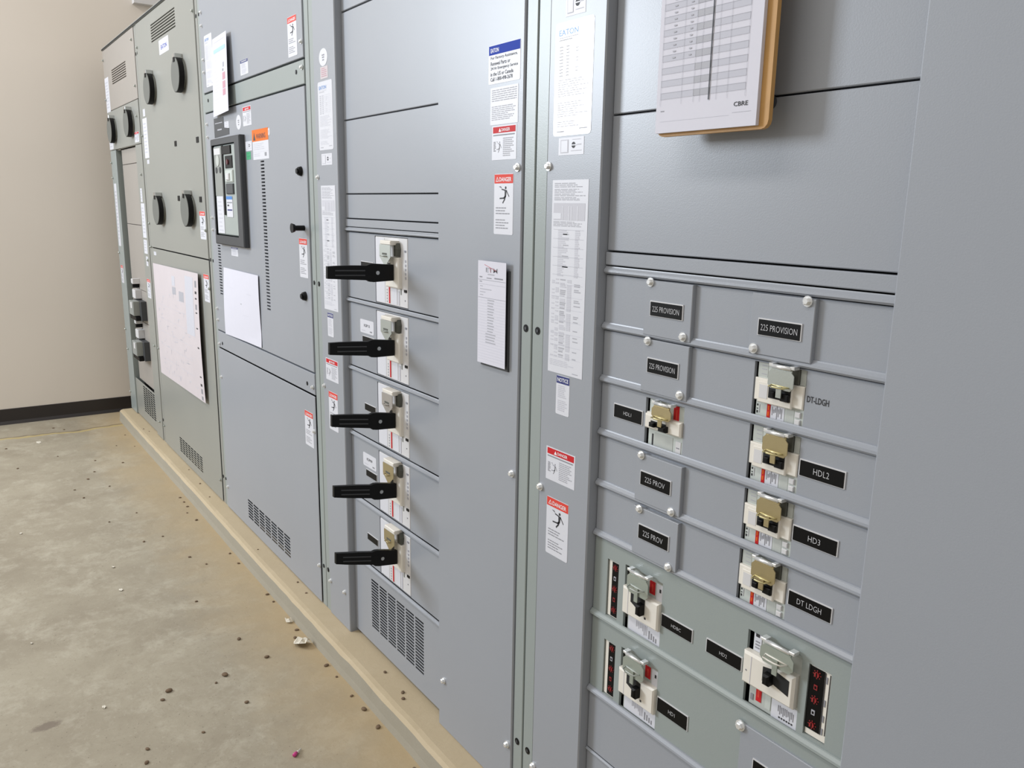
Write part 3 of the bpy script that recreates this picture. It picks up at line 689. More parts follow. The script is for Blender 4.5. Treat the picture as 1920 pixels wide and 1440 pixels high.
# ------------------------------------------------------------------ molded case breakers
def lock_hasp(t, x, z0, z1, w, y, plate_m, y_top, roll='steel', loop_z=None, loop_m=None, stem=True, ang=0):
    """metal toggle cover hanging from a hinge roller, with a padlock loop sticking out of it"""
    p = D-y; k_ = p/(.9916+D)          # measured against the panel face, so move with the stand-off distance
    x += (2.5415-x)*k_; z0 += (1.3763-z0)*k_; z1 += (1.3763-z1)*k_
    if loop_z is not None: loop_z += (1.3763-loop_z)*k_
    b = MB(); c = w*.12
    pts = [(x-w/2, z0+c), (x-w/2+c, z0), (x+w/2-c, z0), (x+w/2, z0+c), (x+w/2, z1-c), (x+w/2-c, z1), (x-w/2+c, z1), (x-w/2, z1-c)]
    b.prism(pts, y, y+.0016, plate_m)
    b.box(x-w*.4, x+w*.4, y+.0008, y+.0028, z1-.002, z1+.006, plate_m)
    h = build(b, 'lock_hasp', t, label='metal padlock hasp over the toggle')
    b = MB(); b.tube([(x-w*.36, y+.001, z1+.0045), (x+w*.36, y+.001, z1+.0045)], .0034, roll, 10)
    b.box(x-w*.5, x-w*.34, y-.001, y+.012, z1+.0035, z1+.0085, roll, .0008); b.box(x+w*.34, x+w*.5, y-.001, y+.012, z1+.0035, z1+.0085, roll, .0008)
    build(b, 'hinge_pin', h, label='bright hinge roller')
    lz = loop_z if loop_z is not None else z0+.008; lm = loop_m or plate_m
    b = MB(); lw = w*.33
    ring = [(-lw, 0), (-lw*.8, -.011), (-lw*.3, -.013), (lw*.3, -.013), (lw*.8, -.011), (lw, 0)]
    b.tube([(x+a, y+d, lz) for a, d in ring], .0013, lm, 8); b.tube([(x-lw, y-.0005, lz), (x+lw, y-.0005, lz)], .0013, lm, 8)
    if stem: b.box(x-.0045, x+.0045, y-.003, y-.001, z0-.012, lz, plate_m)
    build(b, 'padlock_loop', h, label='bent metal padlock loop')
    return h

def small_breaker(x0, x1, z0, z1, label, plate_m, loop_m, group='small breakers with metal hasps'):
    w = x1-x0; h = z1-z0; X = lambda u: x0+u*w; Z = lambda v: z1-v*h; yf = D+.004
    t = thing('circuit_breaker', label, 'circuit breaker', ((x0+x1)/2, yf, z0), group)
    b = MB(); b.box(X(.045), X(.99), yf, ENC, Z(.985), Z(.015), 'pale_green_grey', .001)
    b.box(X(.05), X(.24), yf-.0004, yf, Z(.29), Z(.03), 'light_grey_plastic')
    for v in (.1, .16, .24): b.box(X(.12), X(.22), yf-.0006, yf-.0004, Z(v+.012), Z(v), 'ink_grey')
    b.box(X(.28), X(.345), yf-.0006, yf, Z(.97), Z(.7), 'red_ink'); b.box(X(.285), X(.34), yf-.0004, yf, Z(.99), Z(.69), 'red_ink')
    for v in (.75, .85): b.box(X(.302), X(.323), yf-.0009, yf-.0006, Z(v+.07), Z(v), 'orange_ink')
    b.box(X(.36), X(.62), yf-.0006, yf, Z(.97), Z(.7), 'white_label')
    R = random.Random(9)
    for k in range(7): b.box(X(.38+k*.03), X(.395+k*.03), yf-.0009, yf-.0006, Z(.72+R.uniform(.12, .23)), Z(.72+R.uniform(0, .08)), 'ink_mid')
    b.box(X(.65), X(.8), yf-.0004, yf, Z(.97), Z(.72), 'light_grey_plastic'); 
    for v in (.74, .86): b.box(X(.83), X(.93), yf-.003, yf, Z(v+.09), Z(v), 'white_plastic', .001)
    b.box(X(.87), X(.97), yf-.001, yf, Z(.30), Z(.05), 'light_grey_plastic')
    for k, (a, c) in enumerate(((.76, .79), (.83, .845), (.87, .91))): b.box(X(.075), X(.1), yf-.0006, yf, Z(c), Z(a), 'ink_black')
    b.box(X(.125), X(.135), yf-.0006, yf, Z(.9), Z(.76), 'ink_grey')
    build(b, 'breaker_face', t)
    b = MB(); b.box(X(.04), X(.985), yf-.006, yf, Z(.68), Z(.31), 'cream_plastic', .0015)
    b.box(X(.14), X(.80), yf-.010, yf-.006, Z(.70), Z(.35), 'cream_plastic', .0015); b.box(X(.18), X(.34), yf-.0106, yf-.010, Z(.62), Z(.40), 'white_plastic')
    b.box(X(.36), X(.78), yf-.0106, yf-.010, Z(.59), Z(.40), 'dark_interior'); build(b, 'escutcheon', t, label='cream plastic escutcheon around the toggle')
    b = MB(); b.box(X(.42), X(.52), yf-.018, yf-.010, Z(.56), Z(.46), 'black_plastic', .0015); b.box(X(.62), X(.78), yf-.016, yf-.010, Z(.59), Z(.47), 'black_plastic', .0015); build(b, 'toggle', t, label='black toggle')
    b = MB(); b.box(X(.72), X(.86), yf-.004, yf, Z(.30), Z(.04), 'mesh_dark', .001); build(b, 'terminal_shield', t)
    lock_hasp(t, X(.52), Z(.44), Z(.125), w*.48, yf-.017, plate_m, yf, 'bright_zinc', Z(.385), loop_m)
    return t
r1 = small_breaker(*BR['R1'], 'small breaker with silver grey hasp directly below the rightmost 225 PROVISION plate', 'dull_steel', 'bright_brass')
r2 = small_breaker(*BR['R2'], 'small breaker with brass hasp left of the HDL2 nameplate', 'brass_plate', 'bright_brass')
dup(r2, (-.001, 0, BR['R3'][2]-BR['R2'][2]), 'small breaker with brass hasp left of the HD3 nameplate')
dup(r2, (-.001, 0, BR['R4'][2]-BR['R2'][2]), 'small breaker with brass hasp left of the DT LDGH nameplate')

def left_breaker():
    x0, x1, z0, z1 = BR['L']; w = x1-x0; h = z1-z0; X = lambda u: x0+u*w; Z = lambda v: z1-v*h; yf = D+.004
    t = thing('circuit_breaker', 'small breaker with brass hasp right of the HDL1 nameplate', 'circuit breaker', ((x0+x1)/2, yf, z0))
    b = MB(); b.box(X(.06), X(.99), yf, ENC, Z(.985), Z(.015), 'pale_green_grey', .001)
    b.box(X(.70), X(.84), yf-.0006, yf, Z(.38), Z(.03), 'red_ink'); b.box(X(.76), X(.80), yf-.0009, yf-.0006, Z(.3), Z(.1), 'orange_red_ink')
    b.box(X(.24), X(.72), yf-.0006, yf, Z(.98), Z(.68), 'light_grey_plastic'); b.box(X(.17), X(.205), yf-.0006, yf, Z(.95), Z(.72), 'ink_black')
    b.box(X(.80), X(.93), yf-.001, yf, Z(.95), Z(.72), 'white_plastic'); b.box(X(.82), X(.9), yf-.0014, yf-.001, Z(.86), Z(.84), 'ink_mid')
    build(b, 'breaker_face', t)
    b = MB(); b.box(X(.04), X(.985), yf-.010, yf, Z(.60), Z(.31), 'cream_plastic', .0025); b.box(X(.22), X(.62), yf-.0106, yf-.010, Z(.53), Z(.42), 'dark_interior'); b.box(X(.05), X(.26), yf-.006, yf, Z(.4), Z(.28), 'cream_plastic', .001)
    build(b, 'escutcheon', t, label='cream plastic escutcheon around the toggle')
    b = MB(); b.box(X(.24), X(.36), yf-.018, yf-.010, Z(.53), Z(.44), 'black_plastic', .0015); b.box(X(.48), X(.68), yf-.019, yf-.010, Z(.57), Z(.45), 'black_plastic', .003); build(b, 'toggle', t, label='black toggle')
    lock_hasp(t, X(.41), Z(.385), Z(.13), w*.50, yf-.017, 'brass_plate', yf, 'bright_zinc', Z(.345), 'bright_brass')
left_breaker()

def trip_unit(t, x0, x1, z0, z1, strip_left):
    yf = D+.003; w = x1-x0; b = MB()
    b.box(x0+.001, x1-.001, yf, ENC, z0+.001, z1-.001, 'cream_plastic', .001)
    sl = w*.27
    xa, xb = (x0+sl+.003, x1-.002) if strip_left else (x0+.001, x1-sl-.002)
    b.box(xa, xb, yf-.001, yf, z0+(.004 if strip_left else .012), z1-.003, 'engraved_black')
    if not strip_left:
        b.box(xb+.0008, xb+.002, yf-.001, yf, z0+.012, z1-.004, 'ink_black'); b.box(x1-.0035, x1-.0025, yf-.001, yf, z0+.014, z1-.004, 'ink_black')
        for k, v in enumerate((.08, .4, .62, .8)): b.box(xb+.003, xb+.0055, yf-.001, yf, z1-(z1-z0)*(v+.09), z1-(z1-z0)*v, 'ink_mid')
    u = build(b, 'trip_unit', t, label='black trip unit strip with red adjustment dials')
    cx = (xa+xb)/2; n = 5
    for k in range(5):
        z = z1-(z1-z0)*(.11+(.185 if strip_left else .178)*k); big = k % 2 == 0; b = MB()
        if big:
            b.cyl((cx, z), .0042, yf-.003, yf-.001, 'red_lamp', 14); b.box(cx-.0008, cx+.0008, yf-.0036, yf-.003, z-.0035, z+.0035, 'engraved_black')
            for a in range(8): A = a*math.pi/4; b.cyl((cx+.0062*math.cos(A), z+.0062*math.sin(A)), .0011, yf-.0014, yf-.001, 'dial_red', 6)
        else:
            m1, m2 = ('ink_mid', 'ink_grey') if k == (1 if strip_left else 3) else ('maroon', 'dial_red')
            b.box(cx-.003, cx+.003, yf-.0022, yf-.001, z-.004, z+.004, m2); b.box(cx-.0015, cx+.0015, yf-.0026, yf-.0022, z-.002, z+.002, 'engraved_black')
        build(b, 'adjustment_dial', u, label='red adjustment dial' if big else None)
def tall_breaker(key, ik, label):
    x0, x1, z0, z1 = BR[key]; w = x1-x0; h = z1-z0; X = lambda u: x0+u*w; Z = lambda v: z1-v*h; yf = D+.004
    t = thing('circuit_breaker', label, 'circuit breaker', ((x0+x1)/2, yf, z0), 'breakers with silver hasps on the green grey panels')
    b = MB(); b.box(X(.08), X(.99), yf, ENC, Z(.99), Z(.01), 'light_grey_plastic', .001)
    b.box(X(.64), X(.78), yf-.001, yf, Z(.25), Z(.06), 'red_ink'); b.box(X(.70), X(.74), yf-.0014, yf-.001, Z(.21), Z(.10), 'orange_red_ink')
    b.box(X(.82), X(.98), yf-.001, yf, Z(.40), Z(.06), 'white_label'); b.box(X(.9), X(.94), yf-.0014, yf-.001, Z(.17), Z(.12), 'ink_black')
    b.box(X(.12), X(.97), yf-.001, yf, Z(.98), Z(.74), 'white_label')
    R = random.Random(4)
    for k in range(9): b.box(X(.34+k*.035), X(.352+k*.035), yf-.0014, yf-.001, Z(.80+R.uniform(.04, .14)), Z(.77), 'ink_grey')
    for k in range(4): b.box(X(.68+k*.06), X(.71+k*.06), yf-.0014, yf-.001, Z(.95-R.uniform(0, .03)), Z(.82+.02*k), 'ink_mid')
    build(b, 'breaker_face', t)
    b = MB(); b.box(X(.03), X(1.0), yf-.013, yf, Z(.71), Z(.30), 'cream_plastic', .003); b.box(X(.20), X(.21), yf-.0134, yf-.013, Z(.69), Z(.32), 'ink_light')
    b.prism([(X(.28), Z(.31)), (X(.28), Z(.47)), (X(.50), Z(.54)), (X(.66), Z(.54)), (X(.66), Z(.34)), (X(.5), Z(.31))], -.0136+yf, -.013+yf, 'dark_interior')
    b.box(X(.66), X(.70), yf-.0136, yf-.013, Z(.62), Z(.59), 'ink_black'); build(b, 'escutcheon', t, label='cream plastic escutcheon around the toggle')
    b = MB(); b.box(X(.54), X(.66), yf-.028, yf-.013, Z(.56), Z(.40), 'black_plastic', .003); build(b, 'toggle', t, label='black toggle')
    lock_hasp(t, X(.34), Z(.385), Z(.10), w*.56, yf-.020, 'grey_green_steel', yf, 'bright_zinc', Z(.265), 'light_grey_plastic')
    trip_unit(t, *BR[ik], True)
tall_breaker('B1', 'I1', 'breaker with silver hasp beside the HDBC nameplate')
tall_breaker('B2', 'I2', 'breaker with silver hasp beside the HD1 nameplate')
def big_breaker():
    x0, x1, z0, z1 = BR['B3']; w = x1-x0; h = z1-z0; X = lambda u: x0+u*w; Z = lambda v: z1-v*h; yf = D+.004
    t = thing('circuit_breaker', 'largest breaker with silver hasp at lower right, beside the HD2 nameplate', 'circuit breaker', ((x0+x1)/2, yf, z0))
    b = MB(); b.box(X(.08), X(.99), yf, ENC, Z(.99), Z(.01), 'light_grey_plastic', .001)
    b.box(X(.10), X(.24), yf-.001, yf, Z(.25), Z(.02), 'white_label'); b.box(X(.13), X(.20), yf-.0014, yf-.001, Z(.06), Z(.02), 'ink_black')
    for k in range(3): b.box(X(.13), X(.21), yf-.0014, yf-.001, Z(.13+k*.04), Z(.115+k*.04), 'ink_mid')
    b.box(X(.12), X(.17), yf-.0014, yf, Z(.92), Z(.84), 'ink_mid'); b.box(X(.22), X(.32), yf-.001, yf, Z(.90), Z(.66), 'red_ink'); b.box(X(.25), X(.29), yf-.0014, yf-.001, Z(.84), Z(.73), 'orange_red_ink')
    b.box(X(.40), X(.50), yf-.001, yf, Z(.93), Z(.66), 'pale_green_grey'); b.box(X(.52), X(.99), yf-.0006, yf, Z(.99), Z(.72), 'white_label')
    R = random.Random(14)
    for k in range(10): b.box(X(.64+k*.03), X(.655+k*.03), yf-.001, yf-.0006, Z(.86+R.uniform(0, .06)), Z(.80-R.uniform(0, .02)), 'ink_mid')
    for k in range(6): b.box(X(.66+k*.045), X(.69+k*.045), yf-.001, yf-.0006, Z(.95), Z(.93), 'ink_black')
    build(b, 'breaker_face', t)
    b = MB(); b.box(X(.0), X(.96), yf-.014, yf, Z(.69), Z(.26), 'cream_plastic', .004); b.box(X(.17), X(.18), yf-.0144, yf-.014, Z(.66), Z(.29), 'ink_light'); b.cyl((X(.09), Z(.5)), .0015, yf-.0145, yf-.014, 'ink_mid', 8)
    b.prism([(X(.40), Z(.33)), (X(.40), Z(.52)), (X(.60), Z(.49)), (X(.88), Z(.54)), (X(.88), Z(.34)), (X(.6), Z(.30))], yf-.0146, yf-.014, 'dark_interior')
    build(b, 'escutcheon', t, label='cream plastic escutcheon around the toggle')
    b = MB(); b.box(X(.48), X(.60), yf-.028, yf-.014, Z(.50), Z(.36), 'black_plastic', .003); build(b, 'toggle', t, label='black toggle')
    lock_hasp(t, X(.55), Z(.315), Z(.08), w*.60, yf-.020, 'grey_green_steel', yf, 'bright_zinc', Z(.205), 'cream_plastic')
    trip_unit(t, *BR['I3'], False)
big_breaker()

# ---- section 4 breakers with long handles
def handle_breaker(i, prim):
    zr = rz4[i]; zc = (1.200, .997, .7925, .589, .388)[i]; dz = (.0055, .0125, .0245, .0315, .040)[i]
    names = ('topmost breaker with a long black handle', 'second breaker from the top with a long black handle, beside the KSP13 sticker', 'middle breaker with a long black handle',
             'fourth breaker from the top with a long black handle, beside the KSP09 sticker', 'lowest breaker with a long black handle, just above the vent slots')
    t = thing('circuit_breaker', names[i], 'circuit breaker', (.526, D, zr-.2), 'breakers with long black handles')
    zb, zt = rz4[i+1]+.016, zr-.0095
    yf = D-.001; off = zc-1.200; Zz = lambda z: z+off
    b = MB(); b.box(.4345, .6225, yf, ENC, zb, zt, 'white_plastic', .0012)
    b.box(.436, .49, yf-.0006, yf, zb+.003, zt-.003, 'white_label')
    b.box(.514, .5205, yf-.001, yf, zb+.004, Zz(1.163), 'red_ink'); b.box(.533, .562, yf-.001, yf, zb+.004, Zz(1.160), 'white_label')
    b.box(.568, .576, yf-.001, yf, zb+.004, Zz(1.15), 'ink_light')
    for k in range(5): b.box(.500, .504, yf-.0008, yf, zb+.006+k*.008, zb+.010+k*.008, 'ink_grey')
    for k in range(5): b.box(.609, .615, yf-.0012, yf, Zz(1.185+k*.011), Zz(1.191+k*.011), 'ink_grey')
    b.box(.604, .618, yf-.0018, yf, Zz(1.150), Zz(1.157), 'engraved_black'); b.box(.606, .616, yf-.0012, yf, Zz(1.255), Zz(1.26), 'ink_mid'); b.cyl((.608, Zz(1.128)), .002, yf-.001, yf, 'ink_mid', 8)
    b.box(.583, .5875, yf-.0012, yf, Zz(1.142), Zz(1.158), 'breaker_grey')
    b.cyl((.508, Zz(1.244)), .003, yf-.001, yf, 'ink_mid', 8)
    build(b, 'breaker_face', t)
    b = MB(); b.box(.515, .590, .0095, yf, Zz(1.1585), Zz(1.2405), 'cream_plastic', .003); b.box(.530, .546, .009, 0.0125, Zz(1.178), Zz(1.224), 'black_plastic'); build(b, 'escutcheon', t, label='cream plastic housing at the root of the handle')
    # the handle: a flat ribbed lever standing out from the panel
    b = MB(); xl = .558; tk = .011
    zt_ = lambda f: zc+dz*f
    prof = [(.007, zc-.021), (.007, zc+.021), (-.050, zt_(.28)+.0235), (-.060, zt_(.33)+.0225), (-.070, zt_(.38)+.0185), (-.11, zt_(.6)+.0185), (-.150, zt_(.81)+.0175), (-.178, zt_(1)+.0155), (-.1788, zt_(1)-.0155),
            (-.150, zt_(.81)-.0165), (-.070, zt_(.38)-.0195), (-.062, zt_(.33)-.0235), (-.050, zt_(.28)-.0245)]
    n = len(prof)
    b.mesh([(xl, y, z) for y, z in prof]+[(xl+tk, y, z) for y, z in prof], [tuple(range(n)), tuple(range(2*n-1, n-1, -1))]+[(i_, n+i_, n+(i_+1) % n, (i_+1) % n) for i_ in range(n)], 'black_plastic')
    for s_ in (-.0065, .0055):
        y0, y1 = -.158, -.075; f0, f1 = .85, .4
        b.mesh([(xl+tk+.0015, y0, zt_(f0)+s_), (xl+tk+.0015, y1, zt_(f1)+s_), (xl+tk, y1, zt_(f1)+s_-.002), (xl+tk, y0, zt_(f0)+s_-.002), (xl+tk, y1, zt_(f1)+s_+.0015), (xl+tk, y0, zt_(f0)+s_+.0015)],
               [(0, 3, 2, 1), (0, 1, 4, 5), (0, 5, 3), (1, 2, 4)], 'charcoal_plastic')
    hd = build(b, 'handle', t, label='long flat black handle standing out from the panel')
    b = MB(); p = (-.040, zt_(.2)); r = .0052
    pr = [(p[0]+r*math.cos(a*math.pi/8), p[1]+r*math.sin(a*math.pi/8)) for a in range(16)]
    b.prismx(pr, xl+tk-.001, xl+tk+.003, 'steel', True); build(b, 'screw', hd, label='shiny round screw head')
    # shield shaped hasp above the handle
    b = MB(); m = ('dull_steel', 'dull_steel', 'cream_plastic', 'brass_plate', 'brass_plate')[i]
    m = {'cream_plastic': 'pinkish_grey_paint'}.get(m, m)
    b.prism([(.5125, Zz(1.2725)), (.5765, Zz(1.2725)), (.5765, Zz(1.240)), (.549, Zz(1.217)), (.543, Zz(1.217)), (.5125, Zz(1.240))], -.006, -.0045, m)
    b.box(.5135, .5755, -.0050, yf, Zz(1.2725), Zz(1.2835), 'cream_plastic', .002); b.box(.544, .549, -.0075, -.0058, Zz(1.198), Zz(1.219), m); 
    h = build(b, 'lock_hasp', t, label='metal shield shaped padlock hasp')
    b = MB(); b.tube([(.530, -.006, Zz(1.243)), (.532, -.014, Zz(1.243)), (.553, -.014, Zz(1.243)), (.556, -.006, Zz(1.243))], .0014, m, 8); b.box(.530, .556, -.0066, -.006, Zz(1.246), Zz(1.251), 'mesh_dark'); build(b, 'padlock_loop', h)
    b = MB(); b.prism([(.566, Zz(1.243)), (.584, Zz(1.243)), (.587, Zz(1.262)), (.582, Zz(1.278)), (.576, Zz(1.272)), (.566, Zz(1.276))], .010, yf, 'mesh_dark'); build(b, 'side_bracket', t, label='dark metal bracket')
for i in range(5): handle_breaker(i, None)

# ------------------------------------------------------------------ papers taped or clipped to the cabinets
def sheet(name, label, cat, corners, base, draw, y0=-.0015, curl=None, t=.0006):
    """sheet of paper; corners TL TR BR BL in xz; curl(u,v) -> extra distance off the panel"""
    (ax, az), (bx, bz), (cx, cz), (dx, dz) = corners
    def pt(u, v, l=0):
        x = (ax*(1-u)+bx*u)*(1-v)+(dx*(1-u)+cx*u)*v; z = (az*(1-u)+bz*u)*(1-v)+(dz*(1-u)+cz*u)*v
        return (x, y0-(curl(u, v) if curl else 0)-l*.0004, z)
    b = MB(); n, m = 10, 10
    for l, flip in ((0, False), (-1.5, True)):
        for i in range(n):
            for j in range(m):
                q = [pt(i/n, (j+1)/m, l), pt((i+1)/n, (j+1)/m, l), pt((i+1)/n, j/m, l), pt(i/n, j/m, l)]
                b.mesh(q[::-1] if flip else q, [(0, 1, 2, 3)], base, True)
    for i in range(n):
        for v in (0, 1): b.mesh([pt(i/n, v), pt((i+1)/n, v), pt((i+1)/n, v, -1.5), pt(i/n, v, -1.5)], [(0, 1, 2, 3)], base)
        for u in (0, 1): b.mesh([pt(u, i/n), pt(u, (i+1)/n), pt(u, (i+1)/n, -1.5), pt(u, i/n, -1.5)], [(0, 1, 2, 3)], base)
    def rect(u0, v0, u1, v1, m_, l=1):
        k = max(1, int((u1-u0)*10+.5)); kk = max(1, int((v1-v0)*10+.5))
        for i in range(k):
            for j in range(kk):
                a0 = u0+(u1-u0)*i/k; a1 = u0+(u1-u0)*(i+1)/k; c0 = v0+(v1-v0)*j/kk; c1 = v0+(v1-v0)*(j+1)/kk
                b.mesh([pt(a0, c1, l), pt(a1, c1, l), pt(a1, c0, l), pt(a0, c0, l)], [(0, 1, 2, 3)], m_)
    def text(st, u, v, h, m_, w, l=1):
        vs, fs, x0, x1, z0, z1 = glyphs(st); b.mesh([pt(u+(p[0]-x0)/(x1-x0)*w, v-(p[1]-z0)/(z1-z0)*h, l) for p in vs], fs, m_)
    draw(rect, text)
    mx = sum(c[0] for c in corners)/4
    o = build(b, name, None, (mx, 0, min(cz, dz))); tag(o, label, cat); return o
def d_drawing(rect, text):
    R = random.Random(2)
    rect(.74, .04, .90, .5, 'ink_light'); rect(.45, .07, .52, .15, 'ink_light'); rect(.45, .16, .53, .22, 'ink_grey'); rect(.60, .18, .70, .26, 'ink_grey')
    for k in range(70):
        u = R.uniform(.06, .86); v = R.uniform(.2, .95); w = R.uniform(.01, .05)
        if u > .7 and v < .5: continue
        rect(u, v, u+w, v+.004, 'ink_light' if R.random() < .75 else 'ink_grey')
        if R.random() < .6: rect(u, v, u+.004, v+R.uniform(.01, .04), 'ink_light')
    for k in range(5): rect(.08, .35+k*.12, .82, .352+k*.12, 'ink_light')
    for v, h in ((.06, .05), (.14, .02), (.19, .012), (.24, .04), (.3, .01), (.42, .01), (.57, .012), (.8, .01), (.86, .02), (.9, .04), (.96, .03)): rect(.935, v, .965, v+h, 'ink_mid' if h > .02 else 'ink_black')
sheet('wiring_drawing', 'large white wiring drawing taped across the grey green cabinet', 'paper', ((-2.325, 1.040), (-1.345, 1.055), (-1.345, .447), (-2.318, .425)), 'paper_pinkish', d_drawing, -.002,
      lambda u, v: .012*u+.006*math.sin(v*3.1)*u)
def d_bt(rect, text):
    rect(.12, .06, .9, .065, 'ink_light'); rect(.1, .15, .9, .2, 'sky_ink'); R = random.Random(6)
    rect(.7, .36, .8, .42, 'ink_grey'); rect(.68, .44, .76, .47, 'ink_mid')
    for v0, v1 in ((.49, .58), (.6, .69), (.7, .78)): rect(.68, v0, .86, v1, 'pink_ink')
    for k in range(14): rect(.12, .25+k*.045, R.uniform(.35, .6), .252+k*.045, 'ink_light')
sheet('hanging_sheet', 'white sheet with a pale blue band hanging above the main breaker', 'paper', ((-.948, 1.998), (-.722, 1.996), (-.708, 1.712), (-.952, 1.706)), 'paper', d_bt, -.003, lambda u, v: .010*v+.012*u)
def d_blank(rect, text):
    rect(.5, .46, .53, .475, 'ink_grey'); rect(.68, .3, .8, .305, 'ink_light'); rect(.12, .27, .3, .272, 'ink_light'); rect(.55, .62, .7, .623, 'ink_light')
sheet('blank_sheet', 'nearly blank white sheet taped to the slotted door, below the main breaker', 'paper', ((-.972, 1.109), (-.520, 1.109), (-.522, .834), (-.990, .826)), 'paper', d_blank, -.0015, lambda u, v: .004*abs(math.sin(v*2.6+u)))
t = thing('schedule_card', 'narrow white schedule sheet on the plain panel right of the long handles', 'paper', (1.068, 0, 1.03))
b = MB(); b.box(1.016, 1.1235, -.004, -.0002, 1.028, 1.244, 'charcoal_plastic', .001); build(b, 'magnet_backing', t, label='dark grey backing behind the sheet')
s = Stk(1.0125, 1.121, 1.0345, 1.261, -.0095, 'paper', t=.001)
s.txt('ETM', .5, .105, .042, 'ink_mid', .42, 'C'); s.line(.24, .035, .66, .085, .0007, 'red_ink', 2); s.line(.44, .06, .46, .105, .002, 'pink_ink', 2)
s.rect(.36, .12, .6, .13, 'ink_grey'); s.rect(.06, .15, .16, .162, 'ink_mid'); s.rect(.32, .157, .5, .165, 'ink_mid'); s.rect(.6, .15, .9, .162, 'ink_mid'); s.rect(.02, .18, .99, .183, 'ink_mid'); s.rect(.06, .195, .15, .203, 'ink_mid'); s.rect(.02, .222, .99, .224, 'ink_grey')
for k, w in enumerate((.1, .42, .2, .12)): s.rect(.08, .24+k*.028, .08+w, .246+k*.028, 'ink_grey')
s.rect(.02, .352, .99, .355, 'ink_mid')
for k in range(22):
    s.rect(.02, .38+k*.0275, .98, .3815+k*.0275, 'ink_light')
    if k < 16: s.rect(.36 if k < 12 else .3, .366+k*.0275, (.6 if k < 12 else .66)-.02*(k % 3), .376+k*.0275, 'ink_grey')
sh = s.done('sheet', t)
b = MB(); b.box(1.045, 1.095, -.0087, -.004, 1.2, 1.24, 'charcoal_plastic'); build(b, 'magnet', t)

# clipboard with a printed schedule
t = thing('clipboard', 'brown clipboard holding a striped chart, hung on the nearest cabinet', 'clipboard', (1.66, 0, 1.487))
cx0, cx1, cz0, cz1 = 1.563, 1.777, 1.4885, 1.80
b = MB(); rr = .012; pts = []
for px, pz, a0 in ((cx1-rr, cz1-rr, 0), (cx0+rr, cz1-rr, 90), (cx0+rr, cz0+rr, 180), (cx1-rr, cz0+rr, 270)):
    for a in (0, 30, 60, 90): A = math.radians(a0+a); pts.append((px+rr*math.cos(A), pz+rr*math.sin(A)))
b.prism(pts, -.028, -.020, 'tan_wood'); build(b, 'board', t)
b = MB(); b.box(1.565, 1.761, -.034, -.0282, 1.4935, 1.79, 'paper', .0008); build(b, 'paper_pad', t)
s = Stk(1.565, 1.761, 1.4935, 1.79, -.034, 'paper', t=.0008)
v0 = .862; rowh = .031
for k in range(38):
    v = v0-rowh*(k+1)
    if v < 0: break
    if k % 2: s.rect(.042, v, .887, v+rowh, 'row_grey')
    if k % 2: s.rect(.388, v, .546, v+rowh, 'ink_grey', 2)
    s.rect(.042, v, .887, v+.001, 'ink_grey', 3)
    if k > 6: s.rect(.15, v+.014, .18, v+.02, 'ink_grey', 4); s.rect(.32, v+.014, .345, v+.02, 'ink_grey', 4)
for u in (.042, .265, .388, .452, .615, .72, .887): s.rect(u, 0.0, u+.002, v0, 'ink_grey', 4)
s.rect(.542, 0.0, .553, v0-.003, 'ink_black', 5)
s.txt('CBRE', .79, .905, .021, 'ink_black', .13, l=2); s.rect(.05, .888, .09, .893, 'ink_mid'); s.rect(.78, .932, .95, .9335, 'ink_grey'); s.rect(.05, .942, .75, .9435, 'ink_light')
s.done('schedule_chart', t, 'white chart with grey striped rows and one dark column line')
for mx_, mz_ in ((1.67, 1.765), (1.60, 1.53), (1.74, 1.53)): b = MB(); b.cyl((mx_, mz_), .010, -.020, D, 'charcoal_plastic', 12); build(b, 'magnet', t)

# ------------------------------------------------------------------ litter on the floor
FZ = -.075
FL = [(-.049, -.281, 1), (.115, -.239, 1.2), (.144, -.382, 1.5), (.139, -.548, 1.5), (.177, -.574, .9), (.324, -.372, 1.1), (.39, -.66, .8), (.448, -.675, 1), (.4, -.516, .7), (.173, -.418, .7), (-.317, -.093, .9), (-.248, -.092, .8),
      (-.001, -.095, .9), (.045, -.118, 1), (.266, -.098, 1.1), (.548, -.098, 1.3), (.647, -.1, 1.1), (.345, -.097, .7), (.466, -.1, .7), (-.649, -.1, .9), (-.767, -.1, .8), (-.82, -.25, .9), (-.714, -.211, .7),
      (-1.109, -.293, .8), (-1.091, -.374, .8), (-.405, -.33, .8), (.863, -.1, 1), (-2.327, -.24, .9), (-2.45, -.363, .8), (-2.235, -.398, .9), (-2.118, -.446, 1), (-1.94, -.37, .8), (-1.972, -.528, .8),
      (-1.821, -.508, .9), (-2.927, -.12, .6), (-2.634, -.12, .6), (-1.575, -.11, .8), (-1.498, -.11, .9), (-1.426, -.11, .9), (-1.342, -.132, .7), (-1.225, -.12, 1), (-1.414, -.458, .8), (-3.334, -.474, .9), (-3.257, -.422, .9),
      (-2.512, -.738, .9), (-2.966, -.762, 1), (-2.647, -.528, .7), (-1.469, -.332, .7), (-2.703, -.209, .6)]
PD = [(.515, -.012, 1), (.638, -.016, 1), (.667, -.03, 1.1), (-.205, -.013, .7), (-.575, -.04, .6), (-.106, -.018, .7), (-1.299, -.036, .7), (-1.517, -.023, .8), (-1.771, -.014, .7), (-2.73, -.045, .7), (-2.656, -.027, .6)]
